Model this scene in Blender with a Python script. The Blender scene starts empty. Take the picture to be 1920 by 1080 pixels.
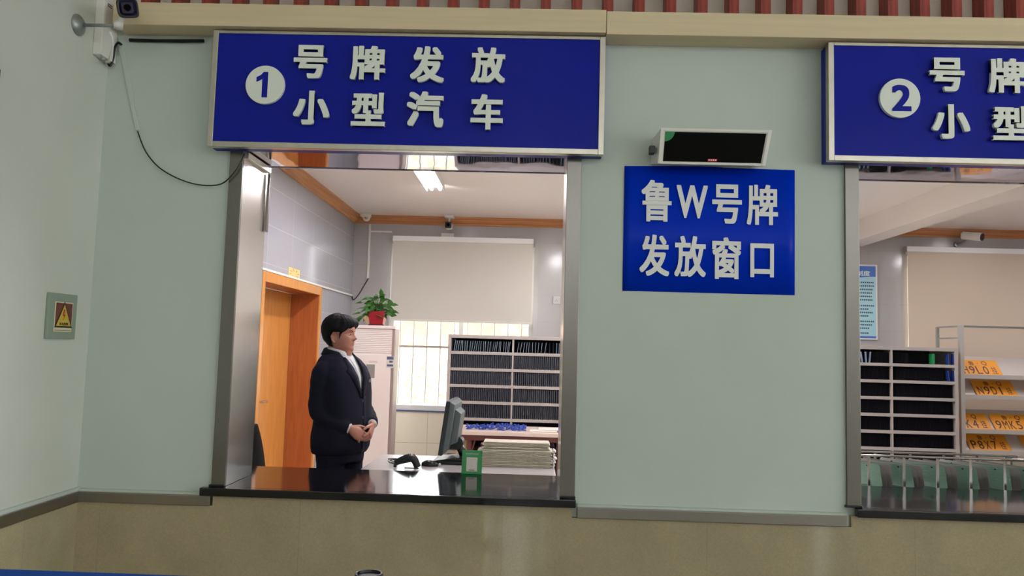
import bpy, bmesh, math, random
from mathutils import Vector, Matrix, noise
from math import sin, cos, pi, radians, sqrt, atan, exp
random.seed(7)
SC = bpy.context.scene
COL = SC.collection

# ------------------------------------------------------------------ camera
F = 1430.0                      # focal length in pixels of the 1920 wide frame
YAW, PIT, ROLL = .0255, atan(113 / 1430), .028
CAM = Vector((0, 0, 1.5))
_f = Vector((-sin(YAW) * cos(PIT), cos(YAW) * cos(PIT), sin(PIT)))
_r0 = Vector((cos(YAW), sin(YAW), 0))
_u0 = _r0.cross(_f)
_r = _r0 * cos(ROLL) + _u0 * sin(ROLL)
_u = -_r0 * sin(ROLL) + _u0 * cos(ROLL)
cd = bpy.data.cameras.new('camera')
cd.sensor_width = 36.0
cd.lens = 36.0 * F / 1920
cd.clip_start = .05
cam = bpy.data.objects.new('camera', cd)
COL.objects.link(cam)
cam.matrix_world = Matrix(((_r.x, _u.x, -_f.x, CAM.x), (_r.y, _u.y, -_f.y, CAM.y), (_r.z, _u.z, -_f.z, CAM.z), (0, 0, 0, 1)))
SC.camera = cam

# ------------------------------------------------------------------ world, exposure
SC.view_settings.view_transform = 'Standard'
SC.view_settings.look = 'None'
SC.view_settings.gamma = 1
SC.view_settings.use_curve_mapping = False
SC.view_settings.exposure = 0.0
wd = bpy.data.worlds.new('world')
SC.world = wd
wd.use_nodes = True
bg = wd.node_tree.nodes['Background']
bg.inputs[0].default_value = (.93, .97, 1.0, 1)
bg.inputs[1].default_value = 7.0
HALL_LAMP, ROOM_LAMP = 2.0, 114.0

# ------------------------------------------------------------------ materials
def sr(r, g, b):
    f = lambda c: (c / 12.92 if c <= .04045 else ((c + .055) / 1.055) ** 2.4)
    return (f(r / 255), f(g / 255), f(b / 255), 1)

class N:
    def __init__(s, name):
        s.m = bpy.data.materials.new(name); s.m.use_nodes = True
        s.t = s.m.node_tree; s.b = s.t.nodes['Principled BSDF']
    def n(s, kind, **k):
        q = s.t.nodes.new(kind)
        for a, v in k.items(): setattr(q, a, v)
        return q
    def l(s, a, b): s.t.links.new(a, b)

def mat(name, col, rough=.5, metal=0.0, spec=.5, var=0.0, vscale=8.0, vstretch=(1, 1, 1), bump=0.0, bscale=60.0,
        bstretch=(1, 1, 1), emit=None, es=0.0, rvar=0.0, coat=0.0, alpha=1.0, trans=0.0, detail=3.0, bdist=.002):
    q = N(name); b = q.b
    b.inputs['Base Color'].default_value = col
    b.inputs['Roughness'].default_value = rough
    b.inputs['Metallic'].default_value = metal
    b.inputs['Specular IOR Level'].default_value = spec
    b.inputs['Coat Weight'].default_value = coat
    b.inputs['Alpha'].default_value = alpha
    b.inputs['Transmission Weight'].default_value = trans
    if emit:
        b.inputs['Emission Color'].default_value = emit
        b.inputs['Emission Strength'].default_value = es
    tc = None
    if var or bump or rvar:
        tc = q.n('ShaderNodeTexCoord')
    if var or rvar:
        mp = q.n('ShaderNodeMapping'); mp.inputs['Scale'].default_value = vstretch
        q.l(tc.outputs['Object'], mp.inputs['Vector'])
        nz = q.n('ShaderNodeTexNoise'); nz.inputs['Scale'].default_value = vscale; nz.inputs['Detail'].default_value = detail
        q.l(mp.outputs['Vector'], nz.inputs['Vector'])
        if var:
            r = q.n('ShaderNodeValToRGB')
            lo = tuple(max(0, c * (1 - var)) for c in col[:3]) + (1,)
            hi = tuple(min(1, c * (1 + var)) for c in col[:3]) + (1,)
            r.color_ramp.elements[0].color = lo; r.color_ramp.elements[1].color = hi
            r.color_ramp.elements[0].position = .3; r.color_ramp.elements[1].position = .7
            q.l(nz.outputs['Fac'], r.inputs['Fac']); q.l(r.outputs['Color'], b.inputs['Base Color'])
        if rvar:
            mr = q.n('ShaderNodeMapRange')
            mr.inputs['To Min'].default_value = max(0, rough - rvar); mr.inputs['To Max'].default_value = rough + rvar
            q.l(nz.outputs['Fac'], mr.inputs['Value']); q.l(mr.outputs['Result'], b.inputs['Roughness'])
    if bump:
        mp2 = q.n('ShaderNodeMapping'); mp2.inputs['Scale'].default_value = bstretch
        q.l(tc.outputs['Object'], mp2.inputs['Vector'])
        nb = q.n('ShaderNodeTexNoise'); nb.inputs['Scale'].default_value = bscale; nb.inputs['Detail'].default_value = 2.0
        q.l(mp2.outputs['Vector'], nb.inputs['Vector'])
        bp = q.n('ShaderNodeBump'); bp.inputs['Strength'].default_value = bump; bp.inputs['Distance'].default_value = bdist
        q.l(nb.outputs['Fac'], bp.inputs['Height']); q.l(bp.outputs['Normal'], b.inputs['Normal'])
    return q.m

def tile_mat(name, col, grout, w, h, rough, plane, gw=.004, var=.06, offset=0.0, spec=.5, speck=0.0):
    """glazed tiles: brick texture in metres; plane 'xz','yz','xy' picks the two axes"""
    q = N(name); b = q.b
    tc = q.n('ShaderNodeTexCoord'); sp = q.n('ShaderNodeSeparateXYZ'); cb = q.n('ShaderNodeCombineXYZ')
    q.l(tc.outputs['Object'], sp.inputs[0])
    q.l(sp.outputs[plane[0].upper()], cb.inputs['X']); q.l(sp.outputs[plane[1].upper()], cb.inputs['Y'])
    br = q.n('ShaderNodeTexBrick', offset=offset, squash=1.0)
    br.inputs['Scale'].default_value = 1.0; br.inputs['Mortar Size'].default_value = gw / 2
    br.inputs['Brick Width'].default_value = w; br.inputs['Row Height'].default_value = h
    br.inputs['Mortar Smooth'].default_value = .2; br.inputs['Bias'].default_value = 0
    br.inputs['Color1'].default_value = col
    br.inputs['Color2'].default_value = tuple(c * (1 - var) for c in col[:3]) + (1,)
    br.inputs['Mortar'].default_value = grout
    q.l(cb.outputs[0], br.inputs['Vector'])
    out = br.outputs['Color']
    if speck:
        nz = q.n('ShaderNodeTexNoise'); nz.inputs['Scale'].default_value = 130; nz.inputs['Detail'].default_value = 5
        q.l(tc.outputs['Object'], nz.inputs['Vector'])
        n2 = q.n('ShaderNodeTexNoise'); n2.inputs['Scale'].default_value = 4.0; n2.inputs['Detail'].default_value = 3
        q.l(tc.outputs['Object'], n2.inputs['Vector'])
        ad = q.n('ShaderNodeMath', operation='ADD'); q.l(nz.outputs['Fac'], ad.inputs[0]); q.l(n2.outputs['Fac'], ad.inputs[1])
        mr = q.n('ShaderNodeMapRange'); mr.inputs['From Min'].default_value = .7; mr.inputs['From Max'].default_value = 1.3
        mr.inputs['To Min'].default_value = 1 - speck; mr.inputs['To Max'].default_value = 1 + speck
        q.l(ad.outputs[0], mr.inputs['Value'])
        mx = q.n('ShaderNodeVectorMath', operation='SCALE'); q.l(out, mx.inputs[0]); q.l(mr.outputs['Result'], mx.inputs['Scale'])
        out = mx.outputs[0]
    q.l(out, b.inputs['Base Color'])
    b.inputs['Roughness'].default_value = rough; b.inputs['Specular IOR Level'].default_value = spec
    bp = q.n('ShaderNodeBump'); bp.invert = True; bp.inputs['Strength'].default_value = .35; bp.inputs['Distance'].default_value = .001
    q.l(br.outputs['Fac'], bp.inputs['Height']); q.l(bp.outputs['Normal'], b.inputs['Normal'])
    return q.m

def wavy_steel(name):
    q = N(name); b = q.b
    b.inputs['Base Color'].default_value = (.34, .31, .38, 1); b.inputs['Metallic'].default_value = 1; b.inputs['Roughness'].default_value = .035
    tc = q.n('ShaderNodeTexCoord')
    mp = q.n('ShaderNodeMapping'); mp.inputs['Scale'].default_value = (1, .8, 1); q.l(tc.outputs['Object'], mp.inputs['Vector'])
    nz = q.n('ShaderNodeTexNoise'); nz.inputs['Scale'].default_value = 6; nz.inputs['Detail'].default_value = 1.0
    q.l(mp.outputs['Vector'], nz.inputs['Vector'])
    bp = q.n('ShaderNodeBump'); bp.inputs['Strength'].default_value = .10; bp.inputs['Distance'].default_value = .010
    q.l(nz.outputs['Fac'], bp.inputs['Height']); q.l(bp.outputs['Normal'], b.inputs['Normal'])
    return q.m

def wood_mat(name, c1, c2, rough=.4, stretch=(14, 14, 1.2)):
    q = N(name); b = q.b
    tc = q.n('ShaderNodeTexCoord'); mp = q.n('ShaderNodeMapping'); mp.inputs['Scale'].default_value = stretch
    q.l(tc.outputs['Object'], mp.inputs['Vector'])
    nz = q.n('ShaderNodeTexNoise'); nz.inputs['Scale'].default_value = 3; nz.inputs['Detail'].default_value = 5; nz.inputs['Distortion'].default_value = .6
    q.l(mp.outputs['Vector'], nz.inputs['Vector'])
    r = q.n('ShaderNodeValToRGB'); r.color_ramp.elements[0].color = c1; r.color_ramp.elements[1].color = c2
    r.color_ramp.elements[0].position = .35; r.color_ramp.elements[1].position = .65
    q.l(nz.outputs['Fac'], r.inputs['Fac']); q.l(r.outputs['Color'], b.inputs['Base Color'])
    b.inputs['Roughness'].default_value = rough
    return q.m

M = {}
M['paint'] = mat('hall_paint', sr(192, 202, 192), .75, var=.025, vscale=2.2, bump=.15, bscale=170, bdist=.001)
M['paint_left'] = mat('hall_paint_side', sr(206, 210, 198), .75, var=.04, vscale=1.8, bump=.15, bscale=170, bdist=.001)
M['dado'] = tile_mat('dado_tile', sr(168, 155, 124), sr(140, 130, 105), 1.0, 2.0, .07, 'xz', gw=.0016, var=.02, speck=.12, spec=.42)
M['dado_y'] = tile_mat('dado_tile_side', sr(170, 160, 128), sr(140, 130, 105), 1.0, 2.0, .09, 'yz', gw=.0016, var=.02, speck=.12, spec=.42)
M['floor'] = tile_mat('floor_tile', sr(150, 146, 136), sr(110, 105, 95), .8, .8, .05, 'xy', gw=.003, speck=.06)
M['room_floor'] = tile_mat('room_floor_tile', sr(228, 220, 212), sr(170, 162, 156), .6, .6, .12, 'xy', gw=.003, speck=.05)
M['hall_ceil'] = mat('hall_ceiling', sr(215, 210, 198), .8)
M['cream'] = mat('cream_panel', sr(214, 196, 160), .5, var=.05, vscale=3, vstretch=(.6, 6, 14))
M['cream_wall'] = mat('cream_wall', sr(214, 208, 196), .7)
M['batten'] = wood_mat('red_brown_wood', sr(120, 38, 28), sr(168, 62, 44), .38)
M['steel'] = mat('brushed_steel', (.22, .21, .19, 1), .30, 1.0, var=.06, vscale=30, vstretch=(30, 30, .6), rvar=.06, bump=.06, bscale=40, bstretch=(30, 30, .5), bdist=.001)
M['steel_h'] = mat('brushed_steel_strip', (.33, .31, .28, 1), .30, 1.0, var=.06, vscale=30, vstretch=(.6, 30, 30), rvar=.06)
M['jamb'] = mat('jamb_steel', (.62, .60, .57, 1), .25, 1.0, var=.01, vscale=24, vstretch=(20, 20, .5), rvar=.02, bump=.03, bscale=3.0, bstretch=(1, 1, 1.5), bdist=.02)
M['wavy'] = wavy_steel('polished_soffit_steel')
M['chrome'] = mat('bright_steel', (.72, .70, .67, 1), .14, 1.0)
M['granite'] = mat('black_granite', sr(18, 18, 23), .10, 0, .58, var=.5, vscale=260, rvar=.03)
M['sign_blue'] = mat('sign_blue', sr(24, 34, 150), .22, spec=.10, var=.05, vscale=5)
M['poster_blue'] = mat('poster_blue', sr(0, 48, 190), .30, spec=.08, bump=.10, bscale=6, bdist=.01)
M['letter'] = mat('letter_white', sr(226, 232, 222), .45)
M['print_white'] = mat('print_white', sr(226, 228, 224), .4)
M['alu'] = mat('sign_frame_metal', (.55, .52, .45, 1), .33, 1.0, var=.05, vscale=20)
M['black'] = mat('black_plastic', sr(16, 16, 18), .38)
M['black_soft'] = mat('black_foam', sr(14, 13, 13), .8, bump=.3, bscale=150)
M['glass_black'] = mat('black_acrylic', sr(3, 3, 4), .12, spec=.12)
M['lens'] = mat('camera_window', sr(30, 26, 62), .05, coat=1.0)
M['white'] = mat('white_plastic', sr(226, 224, 216), .4)
M['grey_plastic'] = mat('grey_plastic', sr(168, 166, 156), .45)
M['galv'] = mat('galvanised_metal', sr(150, 154, 152), .42, .6)
M['red'] = mat('red_label', sr(210, 40, 60), .5)
M['green'] = mat('green_sticker', sr(24, 128, 70), .45)
M['belt_blue'] = mat('blue_belt', sr(8, 72, 160), .6, bump=.2, bscale=300)
M['panel_green'] = mat('box_grey_green', sr(142, 158, 140), .45)
M['sticker_cream'] = mat('sticker_cream', sr(222, 212, 180), .5)
M['sticker_brown'] = mat('sticker_brown', sr(120, 62, 44), .5, var=.3, vscale=14)
M['warn_yellow'] = mat('warning_yellow', sr(206, 176, 62), .5)
M['warn_red'] = mat('warning_red', sr(196, 60, 30), .5)
# inside the office
M['tile_back'] = tile_mat('white_wall_tile', sr(178, 173, 172), sr(172, 166, 164), .6, .3, .13, 'xz', gw=.005, var=.02)
M['tile_left'] = tile_mat('white_wall_tile_side', sr(166, 165, 171), sr(196, 190, 188), .6, .3, .13, 'yz', gw=.005, var=.02)
M['room_ceil'] = mat('room_ceiling', sr(240, 231, 224), .28, spec=.35)
M['crown'] = wood_mat('crown_wood', sr(170, 108, 62), sr(196, 134, 82), .35, (.5, 16, 16))  # back wall crown, its backlit shade put into a darker tone
M['crown_y'] = wood_mat('crown_wood_side', sr(176, 116, 66), sr(202, 142, 86), .35, (16, .5, 16))  # same wood, lighter tone painted in for the better lit left wall
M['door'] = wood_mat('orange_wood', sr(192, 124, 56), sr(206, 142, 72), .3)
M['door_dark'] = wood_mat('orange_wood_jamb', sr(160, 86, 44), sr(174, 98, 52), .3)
M['gold'] = mat('gold_sticker', sr(232, 200, 130), .35)
M['blind'] = mat('blind_fabric', sr(216, 210, 199), .8, bump=.15, bscale=300, bdist=.0006)
M['blind2'] = mat('blind_fabric_beige', sr(216, 198, 178), .8, bump=.15, bscale=300, bdist=.0006)
M['win_frame'] = mat('white_window_frame', sr(228, 226, 224), .4)
M['bar'] = mat('painted_bar', sr(200, 190, 186), .5)
M['sill'] = mat('blue_grey_sill', sr(92, 96, 128), .35)
M['ac'] = mat('ac_white', sr(248, 236, 230), .35)
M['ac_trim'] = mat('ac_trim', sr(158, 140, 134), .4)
M['ac_grey'] = mat('ac_panel_grey', sr(150, 146, 142), .4)
M['pot'] = mat('red_pot', sr(150, 28, 40), .3)
M['pot_dark'] = mat('dark_saucer', sr(78, 22, 26), .4)
M['leaf'] = mat('leaf_green', sr(66, 116, 50), .35, var=.6, vscale=14)
M['leaf_dry'] = mat('leaf_dry', sr(150, 118, 70), .5, var=.3, vscale=20)
M['shelf'] = mat('shelf_grey', sr(172, 163, 157), .45)
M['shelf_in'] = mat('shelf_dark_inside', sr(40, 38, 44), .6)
M['plate_dark'] = mat('plate_dark', sr(40, 44, 66), .45, var=.25, vscale=3)
M['plate_dark2'] = mat('plate_darker', sr(46, 46, 56), .5, var=.25, vscale=3)
M['plate_white'] = mat('plate_white_edge', sr(150, 168, 186), .4)
M['plate_blue'] = mat('plate_blue', sr(40, 70, 160), .4)
M['rail'] = mat('rail_steel', (.42, .39, .37, 1), .20, 1.0)
M['plate_back'] = mat('bare_plate_back', sr(146, 141, 138), .4, .4)
M['lower_wall'] = tile_mat('pale_lower_wall', sr(246, 238, 216), sr(200, 190, 170), .6, .42, .2, 'xz', gw=.005, var=.02)  # lower wall strip, a paler cream than the wall above
M['rail_white'] = mat('white_rail', sr(244, 243, 240), .4)
M['shelf_steel'] = mat('pale_shelf_steel', (.60, .54, .50, 1), .32, .45)
M['plate_shadow'] = mat('plate_shaded', sr(22, 20, 25), .8, spec=.1)  # plates blackened so their colour holds the shade of the compartments
M['table_top'] = mat('table_top_pale', sr(212, 190, 178), .4)
M['table_brown'] = mat('table_brown', sr(96, 46, 42), .45)
M['desk'] = mat('desk_grey', sr(176, 168, 168), .25, var=.05, vscale=6, vstretch=(1, 12, 1))
M['paper'] = mat('paper_white', sr(222, 216, 208), .7)
M['kraft'] = mat('paper_grey_beige', sr(190, 180, 164), .7, var=.12, vscale=30, vstretch=(1, 1, 8))
M['carton'] = mat('carton', sr(208, 180, 130), .7)
M['monitor'] = mat('monitor_grey', sr(84, 92, 93), .45)
M['monitor_dark'] = mat('monitor_dark', sr(44, 48, 56), .4)
M['qr_green'] = mat('stand_green', sr(0, 140, 66), .35)
M['plate_yellow'] = mat('plate_yellow', sr(226, 148, 30), .4)
M['plate_ink'] = mat('plate_ink', sr(74, 22, 14), .5)
M['notice'] = mat('notice_blue', sr(170, 214, 224), .35)
M['notice_head'] = mat('notice_head', sr(60, 110, 190), .35)
M['ink'] = mat('ink_grey', sr(60, 66, 80), .6)
M['chair'] = mat('chair_black', sr(9, 8, 9), .8, spec=.08)
M['socket'] = mat('socket_plate', sr(196, 192, 190), .4)
M['ground'] = mat('yard_ground', sr(190, 186, 172), .9, var=.15, vscale=2)
M['brick'] = mat('yard_wall', sr(165, 140, 122), .9, var=.25, vscale=3)
M['yleaf'] = mat('yellow_leaves', sr(206, 200, 130), .7, var=.4, vscale=3)
M['glass'] = mat('window_glass', (1, 1, 1, 1), .0, 0, .5, trans=1.0)
M['glass'].node_tree.nodes['Principled BSDF'].inputs['IOR'].default_value = 1.02
M['hall_tube'] = mat('hall_lamp_diffuser', (.9, .9, .9, 1), .5, emit=(1.0, .97, .90, 1), es=HALL_LAMP)
M['tube'] = mat('room_tube', (.9, .9, .9, 1), .5, emit=(.98, .95, 1.0, 1), es=ROOM_LAMP)
# plate blanks: green fading to white, ribbed by the embossing
def green_plate():
    q = N('green_white_plate'); b = q.b
    tc = q.n('ShaderNodeTexCoord'); sp = q.n('ShaderNodeSeparateXYZ'); q.l(tc.outputs['Object'], sp.inputs[0])
    r = q.n('ShaderNodeMapRange'); r.inputs['From Min'].default_value = -.22; r.inputs['From Max'].default_value = .22
    q.l(sp.outputs['X'], r.inputs['Value'])
    rp = q.n('ShaderNodeValToRGB'); rp.color_ramp.elements[0].color = sr(204, 206, 200); rp.color_ramp.elements[1].color = sr(122, 158, 140)
    rp.color_ramp.elements[1].position = .75
    q.l(r.outputs['Result'], rp.inputs['Fac']); q.l(rp.outputs['Color'], b.inputs['Base Color'])
    nz = q.n('ShaderNodeTexNoise'); nz.inputs['Scale'].default_value = 60
    mp = q.n('ShaderNodeMapping'); mp.inputs['Scale'].default_value = (.5, 1, 1.6)
    q.l(tc.outputs['Object'], mp.inputs['Vector']); q.l(mp.outputs['Vector'], nz.inputs['Vector'])
    bp = q.n('ShaderNodeBump'); bp.inputs['Strength'].default_value = .8; bp.inputs['Distance'].default_value = .004
    q.l(nz.outputs['Fac'], bp.inputs['Height']); q.l(bp.outputs['Normal'], b.inputs['Normal'])
    b.inputs['Roughness'].default_value = .3; b.inputs['Metallic'].default_value = .3
    return q.m
M['plate_green'] = green_plate()
# the man
M['skin'] = mat('skin', sr(164, 106, 87), .5, var=.06, vscale=12)
M['lip'] = mat('lip', sr(146, 80, 70), .45)
M['hair'] = mat('hair_black', sr(11, 10, 11), .7, spec=.2, bump=.5, bscale=60, bstretch=(1, 1, 6), bdist=.004)
M['suit'] = mat('suit_navy', sr(22, 22, 35), .85, spec=.15, bump=.1, bscale=400, bdist=.0005)
M['shirt'] = mat('shirt_white', sr(192, 190, 192), .7)
M['shoe'] = mat('shoe_black', sr(12, 12, 12), .3)
M['eye_white'] = mat('eye_white', sr(220, 214, 208), .2)
M['iris'] = mat('iris_dark', sr(26, 18, 14), .15)

# ------------------------------------------------------------------ helpers
class MB:
    """collects shapes in world metres, links them as ONE mesh object"""
    def __init__(s): s.v = []; s.f = []; s.mi = []; s.cur = 0
    def m(s, i): s.cur = i; return s
    def add(s, vs, fs):
        o = len(s.v); s.v += [Vector(p) for p in vs]
        for f in fs: s.f.append([o + i for i in f]); s.mi.append(s.cur)
        return s
    def box(s, x0, x1, y0, y1, z0, z1, mtx=None):
        vs = [(x, y, z) for z in (z0, z1) for y in (y0, y1) for x in (x0, x1)]
        if mtx: vs = [mtx @ Vector(p) for p in vs]
        return s.add(vs, [(0, 2, 3, 1), (4, 5, 7, 6), (0, 1, 5, 4), (2, 6, 7, 3), (0, 4, 6, 2), (1, 3, 7, 5)])
    def loft(s, rings, cap=True, closed=False):
        n = len(rings[0]); vs = [p for r in rings for p in r]; fs = []
        m = len(rings)
        for i in range(m if closed else m - 1):
            a = i * n; b = ((i + 1) % m) * n
            for j in range(n):
                k = (j + 1) % n
                fs.append((a + j, a + k, b + k, b + j))
        if cap and not closed:
            fs.append(tuple(reversed(range(n)))); fs.append(tuple((m - 1) * n + j for j in range(n)))
        return s.add(vs, fs)
    def tube(s, path, r, n=10, cap=True):
        path = [Vector(p) for p in path]
        rr = r if isinstance(r, (list, tuple)) else [r] * len(path)
        rings = []; up = None
        for i, p in enumerate(path):
            t = (path[min(i + 1, len(path) - 1)] - path[max(i - 1, 0)]).normalized()
            if up is None: up = Vector((0, 0, 1)) if abs(t.z) < .9 else Vector((1, 0, 0))
            a = t.cross(up)
            if a.length < 1e-4: a = t.cross(Vector((0, 1, 0)))
            a.normalize(); b = a.cross(t).normalized(); up = b
            rings.append([p + a * (cos(2 * pi * k / n) * rr[i]) + b * (sin(2 * pi * k / n) * rr[i]) for k in range(n)])
        return s.loft(rings, cap)
    def lathe(s, c, prof, n=24, axis='z'):
        rings = []
        for (r, h) in prof:
            ring = []
            for k in range(n):
                a = 2 * pi * k / n
                if axis == 'z': p = (c[0] + r * cos(a), c[1] + r * sin(a), c[2] + h)
                elif axis == 'x': p = (c[0] + h, c[1] + r * cos(a), c[2] + r * sin(a))
                else: p = (c[0] + r * cos(a), c[1] - h, c[2] + r * sin(a))
                ring.append(p)
            rings.append(ring)
        return s.loft(rings)
    def prism(s, pts, d):
        """closed polygon of 3D points pushed along d"""
        n = len(pts); d = Vector(d)
        vs = [Vector(p) for p in pts] + [Vector(p) + d for p in pts]
        fs = [tuple(range(n)), tuple(reversed(range(n, 2 * n)))] + [(i, i + n, (i + 1) % n + n, (i + 1) % n) for i in range(n)]
        return s.add(vs, fs)
    def ball(s, c, r, n=14, m=8):
        c = Vector(c); rx, ry, rz = r if isinstance(r, tuple) else (r, r, r)
        rings = []
        for i in range(1, m):
            a = pi * i / m
            rings.append([(c.x + rx * sin(a) * cos(2 * pi * k / n), c.y + ry * sin(a) * sin(2 * pi * k / n), c.z - rz * cos(a)) for k in range(n)])
        return s.loft(rings)
    def build(s, name, mats, parent=None, smooth=False, bevel=0.0, seg=2, origin=None, sub=0):
        if not isinstance(mats, (list, tuple)): mats = [mats]
        if parent is not None: o3 = parent.get('_o'); o3 = Vector(o3) if o3 else Vector((0, 0, 0))
        elif origin is not None: o3 = Vector(origin)
        else:
            xs = [p.x for p in s.v]; ys = [p.y for p in s.v]; zs = [p.z for p in s.v]
            o3 = Vector(((min(xs) + max(xs)) / 2, (min(ys) + max(ys)) / 2, min(zs)))
        me = bpy.data.meshes.new(name)
        me.from_pydata([tuple(p - o3) for p in s.v], [], s.f)
        for q in mats: me.materials.append(M[q] if isinstance(q, str) else q)
        for i, p in enumerate(me.polygons): p.material_index = s.mi[i]; p.use_smooth = smooth
        me.update()
        bm = bmesh.new(); bm.from_mesh(me); bmesh.ops.recalc_face_normals(bm, faces=bm.faces); bm.to_mesh(me); bm.free()
        ob = bpy.data.objects.new(name, me); COL.objects.link(ob)
        if parent is not None: ob.parent = parent
        else: ob.location = o3
        ob['_o'] = list(o3)
        if bevel:
            b = ob.modifiers.new('bevel', 'BEVEL'); b.width = bevel; b.segments = seg; b.limit_method = 'ANGLE'; b.angle_limit = radians(40)
        if sub:
            b = ob.modifiers.new('sub', 'SUBSURF'); b.levels = sub; b.render_levels = sub
        return ob

def tag(o, label=None, cat=None, group=None, kind=None):
    if label: o['label'] = label
    if cat: o['category'] = cat
    if group: o['group'] = group
    if kind: o['kind'] = kind
    return o
def empty(name, loc, label, cat, group=None):
    o = bpy.data.objects.new(name, None); COL.objects.link(o); o.location = loc; o.empty_display_size = .05
    o['_o'] = list(loc)
    return tag(o, label, cat, group)
def struct(o): o['kind'] = 'structure'; return o
def kids(o): return [c for c in bpy.data.objects if c.parent == o]
def copy_tree(o, parent=None):
    c = o.copy(); COL.objects.link(c)
    if parent is not None: c.parent = parent
    for ch in kids(o): copy_tree(ch, c)
    return c

def glyph_mesh(txt, w, h, depth, bold=.0, shear=0.0):
    """text as a mesh, standing in the xz plane and facing -y, fitted to w x h, base point at its centre"""
    c = bpy.data.curves.new('glyph', 'FONT'); c.body = txt; c.size = 1.0
    c.extrude = .5; c.resolution_u = 4; c.fill_mode = 'BOTH'
    o = bpy.data.objects.new('glyph', c); COL.objects.link(o)
    dg = bpy.context.evaluated_depsgraph_get()
    me = bpy.data.meshes.new_from_object(o.evaluated_get(dg))
    bpy.data.objects.remove(o); bpy.data.curves.remove(c)
    if bold:                                    # heavier strokes: the outline swept around a small square
        bm = bmesh.new(); bm.from_mesh(me); src = bm.verts[:] + bm.edges[:] + bm.faces[:]
        ring = [(-1, -1), (-1, 1), (1, -1), (1, 1), (-1, 0), (1, 0), (0, -1), (0, 1)]
        for k in range(8):
            r = bmesh.ops.duplicate(bm, geom=src)
            bmesh.ops.translate(bm, verts=[v for v in r['geom'] if isinstance(v, bmesh.types.BMVert)], vec=(bold * ring[k][0], bold * ring[k][1] * .75, .004 * (k + 1)))
        bm.to_mesh(me); bm.free()
    xs = [v.co.x for v in me.vertices]; ys = [v.co.y for v in me.vertices]
    x0, x1, y0, y1 = min(xs), max(xs), min(ys), max(ys)
    if w is None: w = (x1 - x0) * h / (y1 - y0)
    for v in me.vertices:
        x = (v.co.x - (x0 + x1) / 2) / (x1 - x0) * w; z = (v.co.y - (y0 + y1) / 2) / (y1 - y0) * h
        v.co = Vector((x + shear * z, (-v.co.z - .5) * depth, z))
    me.update()
    return me
def glyph(name, txt, pos, w, h, depth, m, parent, bold=.0, rot=None):
    me = glyph_mesh(txt, w, h, depth, bold); me.name = name
    me.materials.clear(); me.materials.append(M[m])
    o = bpy.data.objects.new(name, me); COL.objects.link(o)
    o3 = Vector(parent['_o']) if parent is not None else Vector((0, 0, 0))
    o.parent = parent; o.location = Vector(pos) - o3
    if rot: o.rotation_euler = rot
    return o
def at(px, py, Y=None, Z=None, X=None):
    """the point of the room seen at a place of the photograph, at a known depth, height or side wall"""
    d = _r * ((px - 960) / F) - _u * ((py - 540) / F) + _f
    t = Y / d.y if Y is not None else ((Z - CAM.z) / d.z if Z is not None else X / d.x)
    return CAM + d * t
# ------------------------------------------------------------------ the setting
HX0, HX1, HY0, HZ = -2.248, 10.0, -9.0, 5.6          # public hall
WY, WI = 3.84, 4.19                                  # counter wall, hall face and office face
RX0, RX1, RY1, RZ = -2.04, 7.0, 8.60, 2.965          # office behind the counters

def wall_grid(mb, ax, a0, a1, z0, z1, t0, t1, holes):
    xs = sorted(set([a0, a1] + [h[0] for h in holes] + [h[1] for h in holes]))
    for i in range(len(xs) - 1):
        xa, xb = xs[i], xs[i + 1]; zs = [z0]
        cut = sorted([(h[2], h[3]) for h in holes if h[0] <= xa + 1e-6 and h[1] >= xb - 1e-6])
        cur = z0
        for (c0, c1) in cut + [(z1, z1)]:
            if c0 > cur + 1e-6:
                if ax == 'x': mb.box(xa, xb, t0, t1, cur, c0)
                else: mb.box(t0, t1, xa, xb, cur, c0)
            cur = max(cur, c1)

O1 = (-1.504, .171); O2 = (1.629, 3.296); OZ0, OZ1 = .735, 2.484
w = MB(); wall_grid(w, 'x', RX0 - .3, HX1, 0, HZ, WY, WI, [(O1[0], O1[1], OZ0, OZ1), (O2[0], O2[1], OZ0, OZ1)])
struct(w.build('wall_counter', 'paint'))
w = MB().box(HX0 - .15, HX0, HY0, WY, 0, HZ); struct(w.build('wall_left', 'paint_left'))
w = MB(); wall_grid(w, 'y', HY0, WY, 0, HZ, HX1, HX1 + .15, [(-7.5 + 2.6 * i, -5.6 + 2.6 * i, 1.0, 3.8) for i in range(4)]); struct(w.build('wall_right', 'paint_left'))
transoms = [(-.98, -.72, 2.02, 3.7), (-.52, .10, 2.02, 3.7), (.30, .42, 2.02, 3.7), (6.1, 6.5, 2.02, 3.7)]  # unseen transom openings, shaped to give the bright streaks on the dado
clere = [(HX0 + .8 + i * 1.9, HX0 + .8 + i * 1.9 + 1.5, 4.2, 5.1) for i in range(6)]  # unseen high windows, added to bring daylight into the hall
w = MB(); wall_grid(w, 'x', HX0 - .15, HX1 + .15, 0, HZ, HY0 - .2, HY0, transoms + clere); struct(w.build('wall_rear', 'cream_wall'))
struct(MB().box(HX0 - .15, HX1 + .15, HY0 - .2, WY, -.1, 0).build('floor', 'floor'))
struct(MB().box(HX0 - .15, HX1 + .15, HY0 - .2, WI, HZ, HZ + .1).build('ceiling', 'hall_ceil'))
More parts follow.
